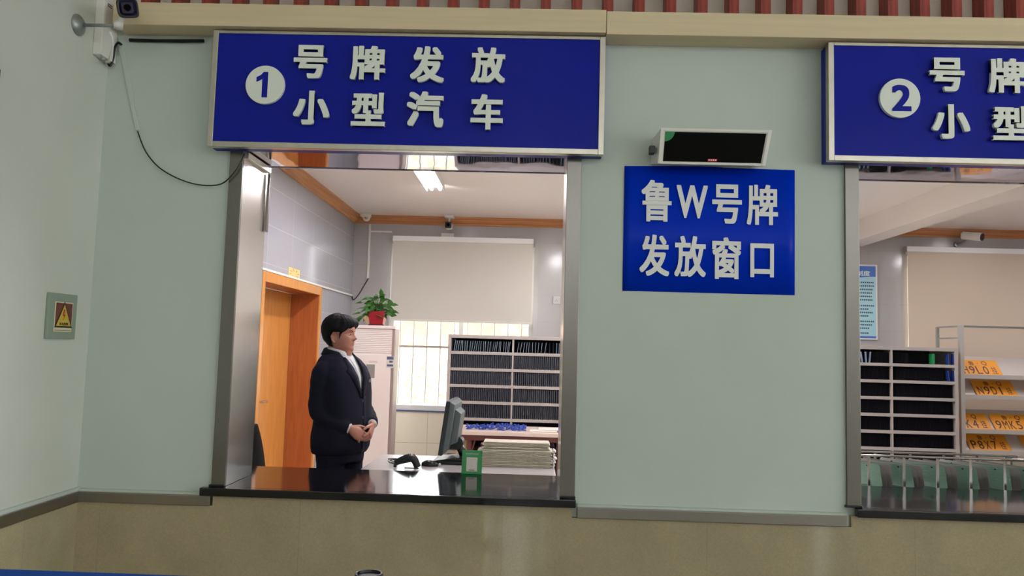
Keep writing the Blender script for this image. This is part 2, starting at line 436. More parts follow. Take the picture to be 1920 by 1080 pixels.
# lower wall tiles and the steel strip on top of them
d = MB()
d.box(HX0 + .020, HX1, 3.818, 3.8395, 0, .681)
for x0, x1 in (O1, O2): d.box(x0 - .048, x1 + .056, 3.818, 3.8395, .681, OZ0)
struct(d.build('baseboard_counter', 'dado'))
struct(MB().box(HX0 + .0005, HX0 + .020, HY0, 3.8395, 0, .681).build('baseboard_left', 'dado_y'))
t = MB(); t.box(HX0 + .026, O1[0] - .056, 3.802, 3.8395, .681, .732); struct(t.build('trim_1', 'steel_h', bevel=.003))
t = MB(); t.box(.251, 1.558, 3.802, 3.8395, .684, .735); struct(t.build('trim_2', 'steel_h', bevel=.003))
t = MB(); t.box(3.376, HX1, 3.802, 3.8395, .684, .735); struct(t.build('trim_3', 'steel_h', bevel=.003))
t = MB(); t.box(HX0 + .0005, HX0 + .029, HY0, 3.8395, .678, .732); struct(t.build('trim_4', 'steel_h', bevel=.003))
t = MB(); t.box(HX0 + .0005, HX0 + .018, HY0, 3.8395, .732, .748).box(HX0 + .018, O1[0] - .064, 3.818, 3.8395, .732, .743).box(.251, 1.558, 3.818, 3.8395, .735, .746)
struct(t.build('trim_5', 'paint'))
# cream beam over the counters, in two lengths, and the wall above it
t = MB(); t.box(-2.158, .339, 3.699, 3.8395, 3.081, 3.199); struct(t.build('trim_6', 'cream', bevel=.003))
t = MB(); t.box(.3415, HX1, 3.699, 3.8395, 3.074, 3.193); struct(t.build('trim_7', 'cream', bevel=.003))
struct(MB().box(HX0, HX1, 3.834, 3.8398, 3.199, HZ).build('trim_8', 'cream_wall'))

# window_1 and window_2: the two service openings, cased in steel
def opening(name, x0, x1):
    fr = MB()
    fr.box(x0 - .064, x0 + .005, 3.824, 3.8395, .774, OZ1); fr.box(x1 - .005, x1 + .069, 3.824, 3.8395, .774, OZ1)
    o = struct(fr.build(name, 'steel', bevel=.002))
    j = MB(); j.box(x0 + .0003, x0 + .005, 3.8396, 4.194, .776, OZ1 - .007).box(x1 - .005, x1 - .0003, 3.8396, 4.194, .776, OZ1 - .007)
    j.build('jamb_lining', 'jamb', o)
    s = MB()
    nx, ny = 60, 14; vs = []; fs = []
    for iy in range(ny + 1):
        for ix in range(nx + 1):
            vs.append((x0 + .005 + (x1 - x0 - .010) * ix / nx, 3.752 + (4.194 - 3.752) * iy / ny, OZ1 - .006))
    for iy in range(ny):
        for ix in range(nx):
            a = iy * (nx + 1) + ix; fs.append((a, a + 1, a + nx + 2, a + nx + 1))
    s.add(vs, fs)
    s.box(x0 + .005, x1 - .005, 4.184, 4.194, OZ1 - .010, OZ1 - .007)
    s.build('soffit', 'wavy', o, smooth=True)
    b = MB(); b.box(x0 - .072, x0 + .006, 3.813, 3.8395, .7742, .784).box(x1 - .006, x1 + .072, 3.813, 3.8395, .7742, .784)
    b.build('foot_bead', 'black', o, bevel=.003)
    return o
op1 = opening('window_1', *O1); op2 = opening('window_2', *O2)
# loose cover strip and bent sheet edge at the upper left corner of the first opening
MB().box(-1.4985, -1.478, 3.843, 4.187, 2.440, 2.472).build('cover_strip', 'alu', op1, bevel=.002)
MB().prism([(-1.494, 4.187, 2.436), (-1.494, 4.163, 2.11), (-1.494, 4.196, 2.11)], (.013, 0, 0)).build('bent_edge', 'steel', op1)

# counters
def counter(x0, x1, xi0, xi1, lip, label):
    c = MB()
    c.box(x0 + .001, x1 - .001, 3.8185, 4.192, OZ0 + .0005, .774).box(xi0, xi1, 4.1925, 4.48, OZ0 + .0005, .774)
    o = c.build('service_counter', 'granite')
    MB().box(x0 - lip, x1 + .072, 3.779, 3.818, OZ0, .774).build('front_edge', 'granite', o, bevel=.004, seg=3)
    return tag(o, label, 'counter')
counter(O1[0], O1[1], -2.0, .70, .102, 'black polished stone counter of the first window, with the green stand on it')
counter(O2[0], O2[1], 1.20, 5.2, .032, 'black polished stone counter of the second window, below the rack of green plates')

# office
struct(MB().box(RX0 - .6, RX1 + .15, WY, RY1 + .25, -.1, 0).build('floor_office', 'room_floor'))
struct(MB().box(RX0 - .15, RX1 + .15, WI, RY1 + .2, RZ, RZ + .1).build('ceiling_office', 'room_ceil'))
DY0, DY1, DZ = 5.72, 7.27, 1.985
w = MB(); wall_grid(w, 'y', WI, RY1, 0, RZ, RX0 - .30, RX0, [(DY0, DY1, 0, DZ)]); struct(w.build('wall_office_left', 'tile_left'))
W1 = (-1.60, .025, .785, 2.66); W2 = (.365, 2.00, .785, 2.66); W3 = (4.20, 5.90, .785, 2.66)
w = MB(); wall_grid(w, 'x', RX0, RX1, 0, RZ, RY1, RY1 + .2, [W1, W2, W3]); struct(w.build('wall_office_back', 'tile_back'))
struct(MB().box(RX0, RX1, RY1 - .012, RY1 - .0005, 0, .762).build('baseboard_office', 'lower_wall'))
struct(MB().box(RX1, RX1 + .15, WI, RY1, 0, RZ).build('wall_office_right', 'tile_left'))
t = MB()
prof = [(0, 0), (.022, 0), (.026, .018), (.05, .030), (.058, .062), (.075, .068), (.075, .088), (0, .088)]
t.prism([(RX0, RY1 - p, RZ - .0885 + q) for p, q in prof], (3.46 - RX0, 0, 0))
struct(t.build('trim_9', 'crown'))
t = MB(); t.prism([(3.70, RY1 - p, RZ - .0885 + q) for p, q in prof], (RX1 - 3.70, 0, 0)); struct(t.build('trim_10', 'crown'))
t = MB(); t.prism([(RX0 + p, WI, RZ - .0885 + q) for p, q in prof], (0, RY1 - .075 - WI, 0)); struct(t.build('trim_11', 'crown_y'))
struct(MB().box(3.46, 3.70, WI, RY1, 2.75, RZ).build('trim_12', 'room_ceil'))

# door_1: the orange door in a deep recess of the office's left wall
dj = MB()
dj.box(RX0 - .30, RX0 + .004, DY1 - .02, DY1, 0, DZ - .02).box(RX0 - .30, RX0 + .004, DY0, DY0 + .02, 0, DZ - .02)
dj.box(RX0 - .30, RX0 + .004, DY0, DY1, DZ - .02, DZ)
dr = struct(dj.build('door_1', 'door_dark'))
cs = MB(); cs.box(RX0 + .0003, RX0 + .018, DY0 - .05, DY0 + .02, 0, DZ + .05).box(RX0 + .0003, RX0 + .018, DY1 - .02, DY1 + .05, 0, DZ + .05).box(RX0 + .0003, RX0 + .018, DY0 + .02, DY1 - .02, DZ - .03, DZ + .05)
cs.build('casing', 'door', dr, bevel=.004)
lf = MB(); lf.box(RX0 - .298, RX0 - .258, DY0 + .025, DY1 - .025, .005, DZ - .025)
leaf = lf.build('door_leaf', 'door', dr, bevel=.003)
hd = MB(); hd.box(RX0 - .258, RX0 - .252, 6.40, 6.445, .85, 1.075).tube([(RX0 - .252, 6.42, .99), (RX0 - .205, 6.42, .99), (RX0 - .20, 6.44, .99), (RX0 - .20, 6.55, .985)], .009)
hd.build('door_handle', 'chrome', leaf, smooth=False)

# back windows
def back_window(i, wn, bars):
    x0, x1, z0, z1 = wn
    f = MB(); y0, y1 = RY1 + .06, RY1 + .11; b = .045
    f.box(x0, x0 + b, y0, y1, z0, z1).box(x1 - b, x1, y0, y1, z0, z1).box(x0 + b, x1 - b, y0, y1, z0, z0 + b).box(x0 + b, x1 - b, y0, y1, z1 - b, z1)
    xm = (x0 + x1) / 2; f.box(xm - .025, xm + .025, y0, y1, z0 + b, z1 - b)
    o = struct(f.build('window_%d' % i, 'win_frame'))
    for s in (0, 1):
        xa, xb = (x0 + b, xm - .025) if s == 0 else (xm + .025, x1 - b)
        MB().box(xa, xb, RY1 + .082, RY1 + .088, z0 + b, z1 - b).build('pane', 'glass', o)
    MB().box(x0 - .02, x1 + .02, RY1 - .03, RY1 + .06, z0 - .022, z0 - .001).build('window_sill', 'sill', o, bevel=.004)
back_window(3, W1, True); back_window(4, W2, False); back_window(5, W3, False)

def grille(wn, label):
    x0, x1, z0, z1 = wn
    o = empty('security_grille', ((x0 + x1) / 2, RY1 + .17, z0), label, 'window grille')
    n = int((x1 - x0) / .155)
    for k in range(n):
        x = x0 + .105 + k * .155
        MB().tube([(x, RY1 + .17, z0), (x, RY1 + .17, z1)], .006, 8).build('bar', 'bar', o)
    for z in (1.49, 2.2): MB().box(x0, x1, RY1 + .162, RY1 + .178, z - .011, z + .011).build('rail', 'bar', o)
grille(W1, 'white bars outside the window under the first roller blind')
grille(W2, 'white bars outside the window hidden behind the shelf unit')

def roller_blind(x0, x1, z0, z1, m, label):
    y = RY1 - .045
    o = empty('roller_blind', ((x0 + x1) / 2, y, z1), label, 'roller blind')
    MB().tube([(x0 - .008, y + .005, z1 - .062), (x1 + .008, y + .005, z1 - .062)], .022, 16).build('roller', 'white', o, smooth=True)
    MB().box(x0 - .012, x1 + .012, y - .030, y + .042, z1 - .058, z1).build('head_rail', 'rail_white', o, bevel=.002)
    for x in (x0 - .016, x1 + .006): MB().box(x, x + .01, y - .03, y + .042, z1 - .066, z1).build('bracket', 'grey_plastic', o)
    MB().box(x0, x1, y - .0215, y - .020, z0 + .02, z1 - .03).build('fabric', m, o)
    MB().box(x0, x1, y - .030, y - .012, z0, z0 + .022).build('bottom_bar', 'white' if m == 'blind' else m, o, bevel=.004)
roller_blind(-1.575, .005, 1.772, 2.735, 'blind', 'grey white roller blind half down over the barred window behind the man')
roller_blind(.385, 1.98, 1.775, 2.742, 'blind', 'roller blind seen as a thin strip beside the right post of the first window')
roller_blind(4.175, 5.93, .84, 2.755, 'blind2', 'beige roller blind behind the steel rack of yellow plates')

# outside the office windows
struct(MB().box(-12, 16, RY1 + .2, 40, -.3, -.05).build('ground_yard', 'ground'))
struct(MB().box(-12, 16, 15, 15.3, 1.45, 2.05).build('wall_yard', 'brick'))
struct(MB().box(-12, 16, 14.9, 15.3, -.05, 1.45).build('wall_yard_base', 'ground'))
sh = MB()
for k in range(1500):
    c = Vector((random.uniform(-6, 1.5), random.uniform(13.2, 14.4), random.uniform(-.02, 1.15 + .9 * random.random())))
    u = Vector((random.uniform(-1, 1), random.uniform(-1, 1), random.uniform(-1, 1))).normalized() * .05
    v = u.cross(Vector((random.uniform(-1, 1), random.uniform(-1, 1), random.uniform(-1, 1)))).normalized() * .028
    sh.add([c - u, c + v, c + u, c - v], [(0, 1, 2, 3)])
sh.tube([(-3, 13.8, -.05), (-3, 13.8, 1.2)], .04); sh.tube([(-1, 13.9, -.05), (-1, 13.9, 1.2)], .04)
tag(sh.build('hedge', 'yleaf'), 'blurred yellow green hedge outside the barred window', 'hedge')

# lamps
def ceiling_lamp(x, y0, y1, z, tube, label, wd_=.15, group=None):
    o = empty('ceiling_light', (x, (y0 + y1) / 2, z), label, 'ceiling light', group)
    MB().box(x - wd_ / 2, x + wd_ / 2, y0, y1, z - .03, z - .001).prism([(x - wd_ / 2, y0, z - .03), (x - wd_ / 2 - .01, y0, z - .07), (x - wd_ / 2 - .007, y0, z - .07), (x - wd_ / 2 + .004, y0, z - .03)], (0, y1 - y0, 0)).prism([(x + wd_ / 2, y0, z - .03), (x + wd_ / 2 + .01, y0, z - .07), (x + wd_ / 2 + .007, y0, z - .07), (x + wd_ / 2 - .004, y0, z - .03)], (0, y1 - y0, 0)).build('housing', 'white', o)
    for s in (-1, 1): MB().tube([(x + s * wd_ * .25, y0 + .02, z - .05), (x + s * wd_ * .25, y1 - .02, z - .05)], .014, 10).build('tube', tube, o, smooth=True)
ceiling_lamp(-.885, 5.55, 6.80, RZ, 'tube', 'lit tube lamp on the office ceiling, seen under the first sign')
for x, y in ((1.6, 5.6), (1.6, 7.0), (5.3, 6.0), (.4, 4.3)):
    ceiling_lamp(x, y, y + 1.25, RZ, 'tube', 'tube lamp on the office ceiling outside the view', group='office lamps outside the view')
for x in (-.2, 3.0, 6.4):
    for y in (-6.2, -3.0, .2):
        o = empty('ceiling_panel', (x, y, HZ), 'square lamp panel on the hall ceiling outside the view', 'ceiling light', 'hall lamps outside the view')
        MB().box(x - .62, x + .62, y - .32, y + .32, HZ - .03, HZ - .001).build('frame', 'white', o)
        MB().box(x - .58, x + .58, y - .28, y + .28, HZ - .034, HZ - .0301).build('diffuser', 'hall_tube', o)

# ------------------------------------------------------------------ things of the hall
# red brown battens standing on the beam
kx = 0
for k in range(-19, 13):
    x = .982 + k * .1576
    zb = 3.199 if x < .36 else 3.193
    b = MB().box(x - .0253, x + .0253, 3.731, 3.833, zb + .0005, zb + 1.30)
    if kx == 0:
        kx = b.build('wall_batten', 'batten', bevel=.002)
        tag(kx, 'red brown wooden batten standing upright in the row above the cream beam', 'batten', 'red brown battens above the beam')
    else:
        c = kx.copy(); COL.objects.link(c); c.location = (x, kx.location.y, zb + .0005)

# signs
def pxbox(x0, y0, x1, y1, Y):
    a = at((x0 + x1) / 2, (y0 + y1) / 2, Y=Y); l = at(x0, (y0 + y1) / 2, Y=Y); r = at(x1, (y0 + y1) / 2, Y=Y)
    t = at((x0 + x1) / 2, y0, Y=Y); b = at((x0 + x1) / 2, y1, Y=Y)
    return a.x, a.z, (r.x - l.x), (t.z - b.z)
def chars_of(spec, ox, oy, k, Y):
    res = []
    for ch, a, b, c, d in spec:
        x, z, w_, h_ = pxbox(ox + a / k, oy + b / k, ox + c / k, oy + d / k, Y)
        res.append((ch, x, z, w_, h_))
    return res
def sign(x0, x1, z0, z1, num, numbox, chars, label):
    yf, yb = 3.736, 3.8390
    o = empty('counter_sign', ((x0 + x1) / 2, yb, z0), label, 'sign')
    MB().box(x0 + .005, x1 - .005, yf + .010, yb, z0 + .005, z1 - .005).build('box', 'sign_blue', o)
    fr = MB(); t = .028; y0, y1 = yf - .006, yf + .032
    fr.box(x0, x0 + t, y0, y1, z0, z1).box(x1 - t, x1, y0, y1, z0, z1).box(x0 + t, x1 - t, y0, y1, z0, z0 + t).box(x0 + t, x1 - t, y0, y1, z1 - t * .6, z1)
    fr.build('frame', 'alu', o, bevel=.002)
    MB().box(x0 + t, x1 - t, yf + .0008, yf + .0105, z0 + t, z1 - t * .6).build('panel', 'sign_blue', o)
    (cx, cz, rr) = numbox
    MB().lathe((cx, yf, cz), [(rr, 0), (rr, .018)], 64, 'y').build('number_disc', 'letter', o, bevel=.001)
    if num[0] == '1':
        MB().prism([(cx + u * .001, yf - .0181, cz + v * .001) for u, v in ((14, -66), (14, 66), (-8, 66), (-22, 50), (-44, 38), (-44, 14), (-28, 20), (-14, 30), (-14, -66))], (0, -.0012, 0)).build('numeral', 'sign_blue', o)
    else:
        glyph('numeral', num[0], (cx + num[1], yf - .0190, cz + num[2]), num[3], num[4], .0012, 'sign_blue', o, .03)
    for ch, cx, cz, w_, h_ in chars:
        glyph('character', ch, (cx, yf - .0085, cz), w_, h_, .017, 'letter', o, .036)
YS = 3.728
S1 = chars_of([('号', 462, 113, 612, 260), ('牌', 716, 116, 873, 267), ('发', 985, 118, 1136, 279), ('放', 1257, 123, 1410, 281),
               ('小', 460, 317, 622, 468), ('型', 720, 325, 873, 475), ('汽', 968, 320, 1133, 480), ('车', 1255, 333, 1400, 491)], 360, 40, 2.4, YS)
c1 = at(498, 160, Y=YS)
sign(-1.651, .341, 2.470, 3.074, ('1', -.006, .002, .062, .132), (c1.x, c1.z, .0985), S1,
     'blue sign numbered 1 with raised white characters above the first window')
# the second sign repeats the first, in the same spacing
c2 = at(1686, 185, Y=YS)
S2 = [(ch, x - c1.x + c2.x, z - c1.z + c2.z, w_, h_) for ch, x, z, w_, h_ in S1]
sign(1.448, 3.440, 2.466, 3.067, ('2', .006, .0, .095, .132), (c2.x, c2.z, .0985), S2,
     'blue sign numbered 2, cut off by the right edge, above the second window')

# blue poster
po = empty('wall_poster', (.886, 3.8395, 1.804), 'blue poster with white characters under the dark display on the hall wall', 'poster')
ps = MB()
nx = 24; top = [2.441 + .0056 * sin(i / nx * pi * 1.3) * (1 if i < 14 else .4) for i in range(nx + 1)]
vs = []
for i in range(nx + 1):
    x = .458 + (1.317 - .458) * i / nx; bul = .0026 + .0045 * exp(-((i / nx - .5) / .18) ** 2)
    vs += [(x, 3.8376, 1.804), (x, 3.8376 - bul * .3, 2.076), (x, 3.8376 - bul, top[i])]
ps.add(vs, [(3 * i + j, 3 * i + 3 + j, 3 * i + 4 + j, 3 * i + 1 + j) for i in range(nx) for j in (0, 1)])
q = ps.build('sheet', 'poster_blue', po, smooth=True)
sm = q.modifiers.new('thick', 'SOLIDIFY'); sm.thickness = .001; sm.offset = 0
P = chars_of([('鲁', 187, 353, 357, 587), ('W', 385, 383, 560, 568), ('号', 585, 378, 752, 598), ('牌', 780, 380, 955, 606),
              ('发', 177, 660, 345, 893), ('放', 373, 668, 550, 898), ('窗', 585, 675, 747, 910), ('口', 800, 710, 932, 900)], 1140, 220, 3.0, 3.832)
for ch, x, z, w_, h_ in P: glyph('character', ch, (x, 3.8295, z), w_, h_, .001, 'print_white', po, .026)

# dark display
le = empty('led_display', (.88, 3.8395, 2.428), 'black LED display box with pale frame and small red label above the blue poster', 'display')
bx = MB()
F0 = [(.614, 3.688, 2.599), (1.156, 3.688, 2.599), (1.133, 3.720, 2.428), (.608, 3.720, 2.428)]
B0 = [(.596, 3.838, 2.585), (1.143, 3.838, 2.585), (1.127, 3.838, 2.454), (.590, 3.838, 2.454)]
bx.add(F0 + B0, [(3, 2, 1, 0), (4, 5, 6, 7), (0, 1, 5, 4), (1, 2, 6, 5), (2, 3, 7, 6), (3, 0, 4, 7)])
bx.build('housing', 'white', le, bevel=.004)
def on_face(u, v, out=0.0):
    a = Vector(F0[3]).lerp(Vector(F0[2]), u); b = Vector(F0[0]).lerp(Vector(F0[1]), u)
    return a.lerp(b, v) + Vector((0, -1, -.19)).normalized() * out
def quad(mb, u0, u1, v0, v1, o0, o1):
    p = [on_face(u0, v0, o0), on_face(u1, v0, o0), on_face(u1, v1, o0), on_face(u0, v1, o0)]
    return mb.prism(p, on_face(u0, v0, o1) - on_face(u0, v0, o0))
quad(MB(), .045, .955, .075, .90, .0005, .002).build('screen', 'glass_black', le)
fr = MB(); quad(fr, .0, .03, 0, 1, .0003, .006); quad(fr, .965, 1, 0, 1, .0003, .006); quad(fr, .03, .965, .0, .055, .0003, .006); quad(fr, .03, .965, .92, 1, .0003, .006)
fr.build('bezel', 'white', le, bevel=.0015)
st = MB(); pts = [on_face(.046, .9, .0022)] + [on_face(.046 + .085 * cos(a), .9 - .27 * sin(a), .0022) for a in [i * pi / 16 for i in range(0, 9)]]
st.prism(pts, on_face(0, 0, .0028) - on_face(0, 0, .0022)); st.build('corner_sticker', 'green', le)
lb = MB(); quad(lb, .46, .545, .10, .165, .0022, .0028); lab = lb.build('red_label', 'red', le)
lm = MB()
for u in (.466, .486, .506, .526): quad(lm, u, u + .012, .118, .15, .0029, .0033)
lm.build('label_print', 'white', lab)
MB().box(.569, .596, 3.736, 3.776, 2.484, 2.524).build('side_clip', 'black', le, bevel=.003)
vn = MB()
for k in range(5): vn.box(1.139 - k * .003, 1.150 - k * .003, 3.725, 3.816, 2.553 - k * .022, 2.559 - k * .022)
vn.build('side_vent', 'grey_plastic', le)

# camera on a galvanised arm in the corner
cc = empty('security_camera', (HX0, 3.56, 3.014), 'black fronted camera on a galvanised arm at the top left corner of the hall', 'camera')
MB().lathe((HX0 + .0006, 3.56, 3.014), [(.0, 0), (.052, 0), (.052, .005), (.046, .013), (.032, .022), (.016, .030), (.0, .032)], 24, 'x').build('wall_flange', 'galv', cc, smooth=True)
MB().tube([(HX0 + .03, 3.56, 3.014), (-2.040, 3.56, 3.014)], .0083, 12).build('arm', 'galv', cc, smooth=True)
MB().lathe((-2.046, 3.56, 2.999), [(.0, 0), (.021, 0), (.021, .035), (.0, .035)], 16).tube([(-2.046, 3.56, 3.028), (-2.029, 3.576, 3.065)], .013, 10).build('ball_joint', 'white', cc, smooth=True)
ctr = Vector((-1.972, 3.50, 3.076)); fwd = Vector((.42, -.85, -.30)).normalized(); sd = fwd.cross(Vector((0, 0, 1))).normalized(); up = sd.cross(fwd)
tw = .20; sd, up = sd * cos(tw) - up * sin(tw), up * cos(tw) + sd * sin(tw)
def rsq(c, hw, hh, ex=4, n=28):
    r = []
    for k in range(n):
        a = 2 * pi * k / n; ca, sa = cos(a), sin(a)
        r.append(c + sd * (hw * abs(ca) ** (2 / ex) * (1 if ca >= 0 else -1)) + up * (hh * abs(sa) ** (2 / ex) * (1 if sa >= 0 else -1)))
    return r
MB().loft([rsq(ctr - fwd * .17, .032, .030), rsq(ctr - fwd * .165, .038, .037), rsq(ctr - fwd * .006, .043, .042), rsq(ctr, .040, .038)]).build('body', 'white', cc, smooth=True)
MB().loft([rsq(ctr - fwd * .010, .047, .0455), rsq(ctr + fwd * .019, .047, .0455), rsq(ctr + fwd * .026, .043, .042), rsq(ctr + fwd * .016, .038, .037)]).build('hood', 'black', cc, smooth=True)
MB().loft([rsq(ctr + fwd * .014, .0375, .036), rsq(ctr + fwd * .0265, .026, .024)]).build('front_window', 'lens', cc)
MB().tube([ctr + fwd * .024, ctr + fwd * .030], .016, 16).build('lens', 'glass_black', cc)
# white box in the corner and its cables
tb = empty('junction_box', (HX0, 3.72, 2.927), 'tall white plastic junction box in the hall corner under the camera', 'junction box')
MB().box(HX0 + .001, -2.203, 3.695, 3.833, 2.922, 3.60).build('cover', 'white', tb, bevel=.003)
vt = MB()
for z in (3.188, 3.198): vt.box(-2.2032, -2.2018, 3.725, 3.765, z, z + .004)
vt.build('slot', 'black', tb)
MB().lathe((-2.222, 3.80, 2.911), [(.0, 0), (.013, 0), (.013, .013), (0, .013)], 12).lathe((-2.224, 3.75, 2.912), [(.0, 0), (.010, 0), (.010, .010), (0, .010)], 12).build('gland', 'grey_plastic', tb)
def smooth_path(pts, n=6):
    pts = [Vector(p) for p in pts]; res = []
    for i in range(len(pts) - 1):
        p0, p1, p2, p3 = pts[max(i - 1, 0)], pts[i], pts[i + 1], pts[min(i + 2, len(pts) - 1)]
        for k in range(n):
            t = k / n
            res.append(.5 * ((2 * p1) + (p2 - p0) * t + (2 * p0 - 5 * p1 + 4 * p2 - p3) * t * t + (3 * p1 - p0 - 3 * p2 + p3) * t ** 3))
    res.append(pts[-1]); return res
wc = MB().tube(smooth_path([at(206, 60, Y=3.55), at(211, 72, Y=3.56), at(211, 90, Y=3.58), at(206, 108, Y=3.62), at(204, 114, Y=3.70), (-2.222, 3.78, 2.913)]), .005, 8)
tag(wc.build('camera_cable', 'white', smooth=True), 'short white cable looping from the camera joint to the white box', 'cable')
wire = empty('drooping_cable', (-1.92, 3.824, 2.3), 'thin black cable drooping across the hall wall to the first window post', 'cable')
hump = smooth_path([(-2.222, 3.80, 2.912), at(207, 123, Y=3.80), at(213, 106, Y=3.81), at(216, 88, Y=3.81), at(222, 80, Y=3.826), at(228, 84, Y=3.828)])
MB().tube(hump, .006, 8).build('upper_end', 'black', wire, smooth=True)
dp = smooth_path([at(258, 246, Y=3.830), at(272, 282, Y=3.828), at(296, 312, Y=3.822), at(330, 333, Y=3.818), at(365, 345, Y=3.814), at(397, 348, Y=3.811), at(420, 342, Y=3.808), at(440, 322, Y=3.806), at(452, 302, Y=3.810), at(458, 289, Y=3.818)])
MB().tube(dp, .0034, 8).build('lower_run', 'black', wire, smooth=True)
cdt = MB(); a0, a1 = at(226, 84, Y=3.832), at(257, 244, Y=3.832)
dx = Vector((.013, 0, .003))
cdt.prism([a0 - dx, a0 + dx, a1 + dx * .8, a1 - dx * .8], (0, .0075, 0))
cdt.build('flat_conduit', 'paint', wire, bevel=.003)
fo = MB().tube([(-2.134, 3.826, 3.051), (-2.0, 3.825, 3.049), (-1.856, 3.826, 3.051), (-1.741, 3.826, 3.054)], [.0088, .0083, .009, .008], 10)
tag(fo.build('foam_strip', 'black_soft', smooth=True), 'black foam strip on the wall between the corner and the first sign', 'foam strip')
# electric box cover with warning sticker on the left wall
eb = empty('electric_box_cover', (HX0, 3.592, 1.485), 'grey green electric box cover with yellow warning triangle on the left wall', 'electric box')
MB().box(HX0 + .0008, HX0 + .0155, 3.480, 3.700, 1.484, 1.700).build('cover', 'panel_green', eb, bevel=.003)
sk = MB().box(HX0 + .0163, HX0 + .0169, 3.523, 3.664, 1.519, 1.660).build('sticker', 'sticker_cream', eb)
MB().box(HX0 + .0171, HX0 + .0176, 3.531, 3.659, 1.543, 1.655).build('photo_patch', 'sticker_brown', sk)
def yz_tri(mb, cy, z0, z1, hw, x, t): return mb.prism([(x, cy - hw, z0), (x, cy + hw, z0), (x, cy, z1)], (t, 0, 0))
yz_tri(MB(), 3.595, 1.538, 1.663, .069, HX0 + .0178, .0006).build('triangle_border', 'black', sk)
yz_tri(MB(), 3.595, 1.546, 1.649, .057, HX0 + .0186, .0005).build('triangle', 'warn_yellow', sk)
bl = MB().prism([(HX0 + .0193, 3.589, 1.625), (HX0 + .0193, 3.600, 1.625), (HX0 + .0193, 3.595, 1.601), (HX0 + .0193, 3.605, 1.601), (HX0 + .0193, 3.590, 1.572), (HX0 + .0193, 3.594, 1.593), (HX0 + .0193, 3.584, 1.593)], (.0004, 0, 0))
bl.build('bolt_symbol', 'warn_red', sk)
glyph('caption', '有电危险', (HX0 + .0196, 3.595, 1.556), .070, .015, .0003, 'black', sk, .02, (0, 0, pi / 2))
MB().box(HX0 + .0171, HX0 + .0175, 3.530, 3.659, 1.5240, 1.5264).build('rule', 'black', sk)
# dark panel cut by the left edge of the photograph
wp = MB().box(HX0 + .0008, HX0 + .008, 2.55, at(1, 145, X=HX0 + .008).y, 2.552, 2.602)
tag(wp.build('wall_panel', 'black', bevel=.004), 'black panel on the left wall, a sliver at the left edge', 'wall panel')

# queue barrier in the foreground
qb = empty('queue_stanchion', (-.338, 1.70, 0), 'dark round stanchion top at the bottom edge, below the first counter', 'stanchion')
MB().lathe((-.338, 1.70, 0), [(.0, 0), (.17, 0), (.17, .012), (.15, .02), (.04, .032), (.0, .032)], 36).build('base', 'black', qb, smooth=False)
MB().lathe((-.338, 1.70, .03), [(.0, 0), (.0255, 0), (.0255, .905), (0, .905)], 28).build('post', 'monitor_dark', qb, smooth=False)
MB().lathe((-.338, 1.70, .93), [(.0, 0), (.031, 0), (.031, .069), (.029, .073), (.026, .073), (.0245, .066), (.0, .066)], 36).build('cap', 'black', qb, smooth=False)
MB().lathe((-.338, 1.70, .9965), [(.0, 0), (.0243, 0), (.0243, .0012), (0, .0012)], 36).build('cap_disc', 'monitor_dark', qb)
ba, bb = Vector((-.338, 1.70, 0)), Vector((-1.36, 1.70, 0))
MB().box(-1.33, -.3705, 1.699, 1.701, .935, .983).build('belt', 'belt_blue', qb)
qe = empty('queue_stanchion', (-1.36, 1.70, 0), 'stanchion at the far end of the blue belt outside the view', 'stanchion')
MB().lathe((-1.362, 1.70, 0), [(.0, 0), (.04, 0), (.04, .012), (.028, .03), (.0, .032)], 24).build('base', 'black', qe)
MB().lathe((-1.362, 1.70, .03), [(.0, 0), (.0255, 0), (.0255, .96), (0, .96)], 28).build('post', 'monitor_dark', qe)
# ------------------------------------------------------------------ things of the office
# shelf units full of plates
def shelf_unit(x0, x1, xd, y0, y1, label):
    o = empty('shelf_unit', ((x0 + x1) / 2, y1, 0), label, 'shelf')
    zt = [1.606 - .163 * k for k in range(0, 10)]
    MB().box(x0, x0 + .032, y0, y1, 0, 1.622).build('side_panel', 'shelf', o, bevel=.002)
    MB().box(x1 - .032, x1, y0, y1, 0, 1.622).build('side_panel', 'shelf', o, bevel=.002)
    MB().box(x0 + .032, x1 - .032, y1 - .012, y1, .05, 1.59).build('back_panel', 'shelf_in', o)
    MB().box(xd - .009, xd + .009, y0 + .002, y1 - .012, .10, 1.590).build('divider', 'shelf', o)
    MB().box(x0 + .032, x1 - .032, y0, y1, 1.588, 1.622).build('top_board', 'shelf', o, bevel=.002)
    for z in zt[1:]:
        MB().box(x0 + .032, x1 - .032, y0 - .0005, y1 - .012, z - .0145, z + .0145).build('shelf_board', 'shelf', o, bevel=.001)
    return o, zt
C1X = (-.815, .362); C1D = -.166; CY = (7.60, 8.08)
su1, zt = shelf_unit(*C1X, C1D, *CY, 'pale shelf unit packed with dark plates behind the monitor')
C2X = (2.62, 4.192); C2D = 3.552
su2, _ = shelf_unit(*C2X, C2D, *CY, 'pale shelf unit with dark compartments left of the steel rack')
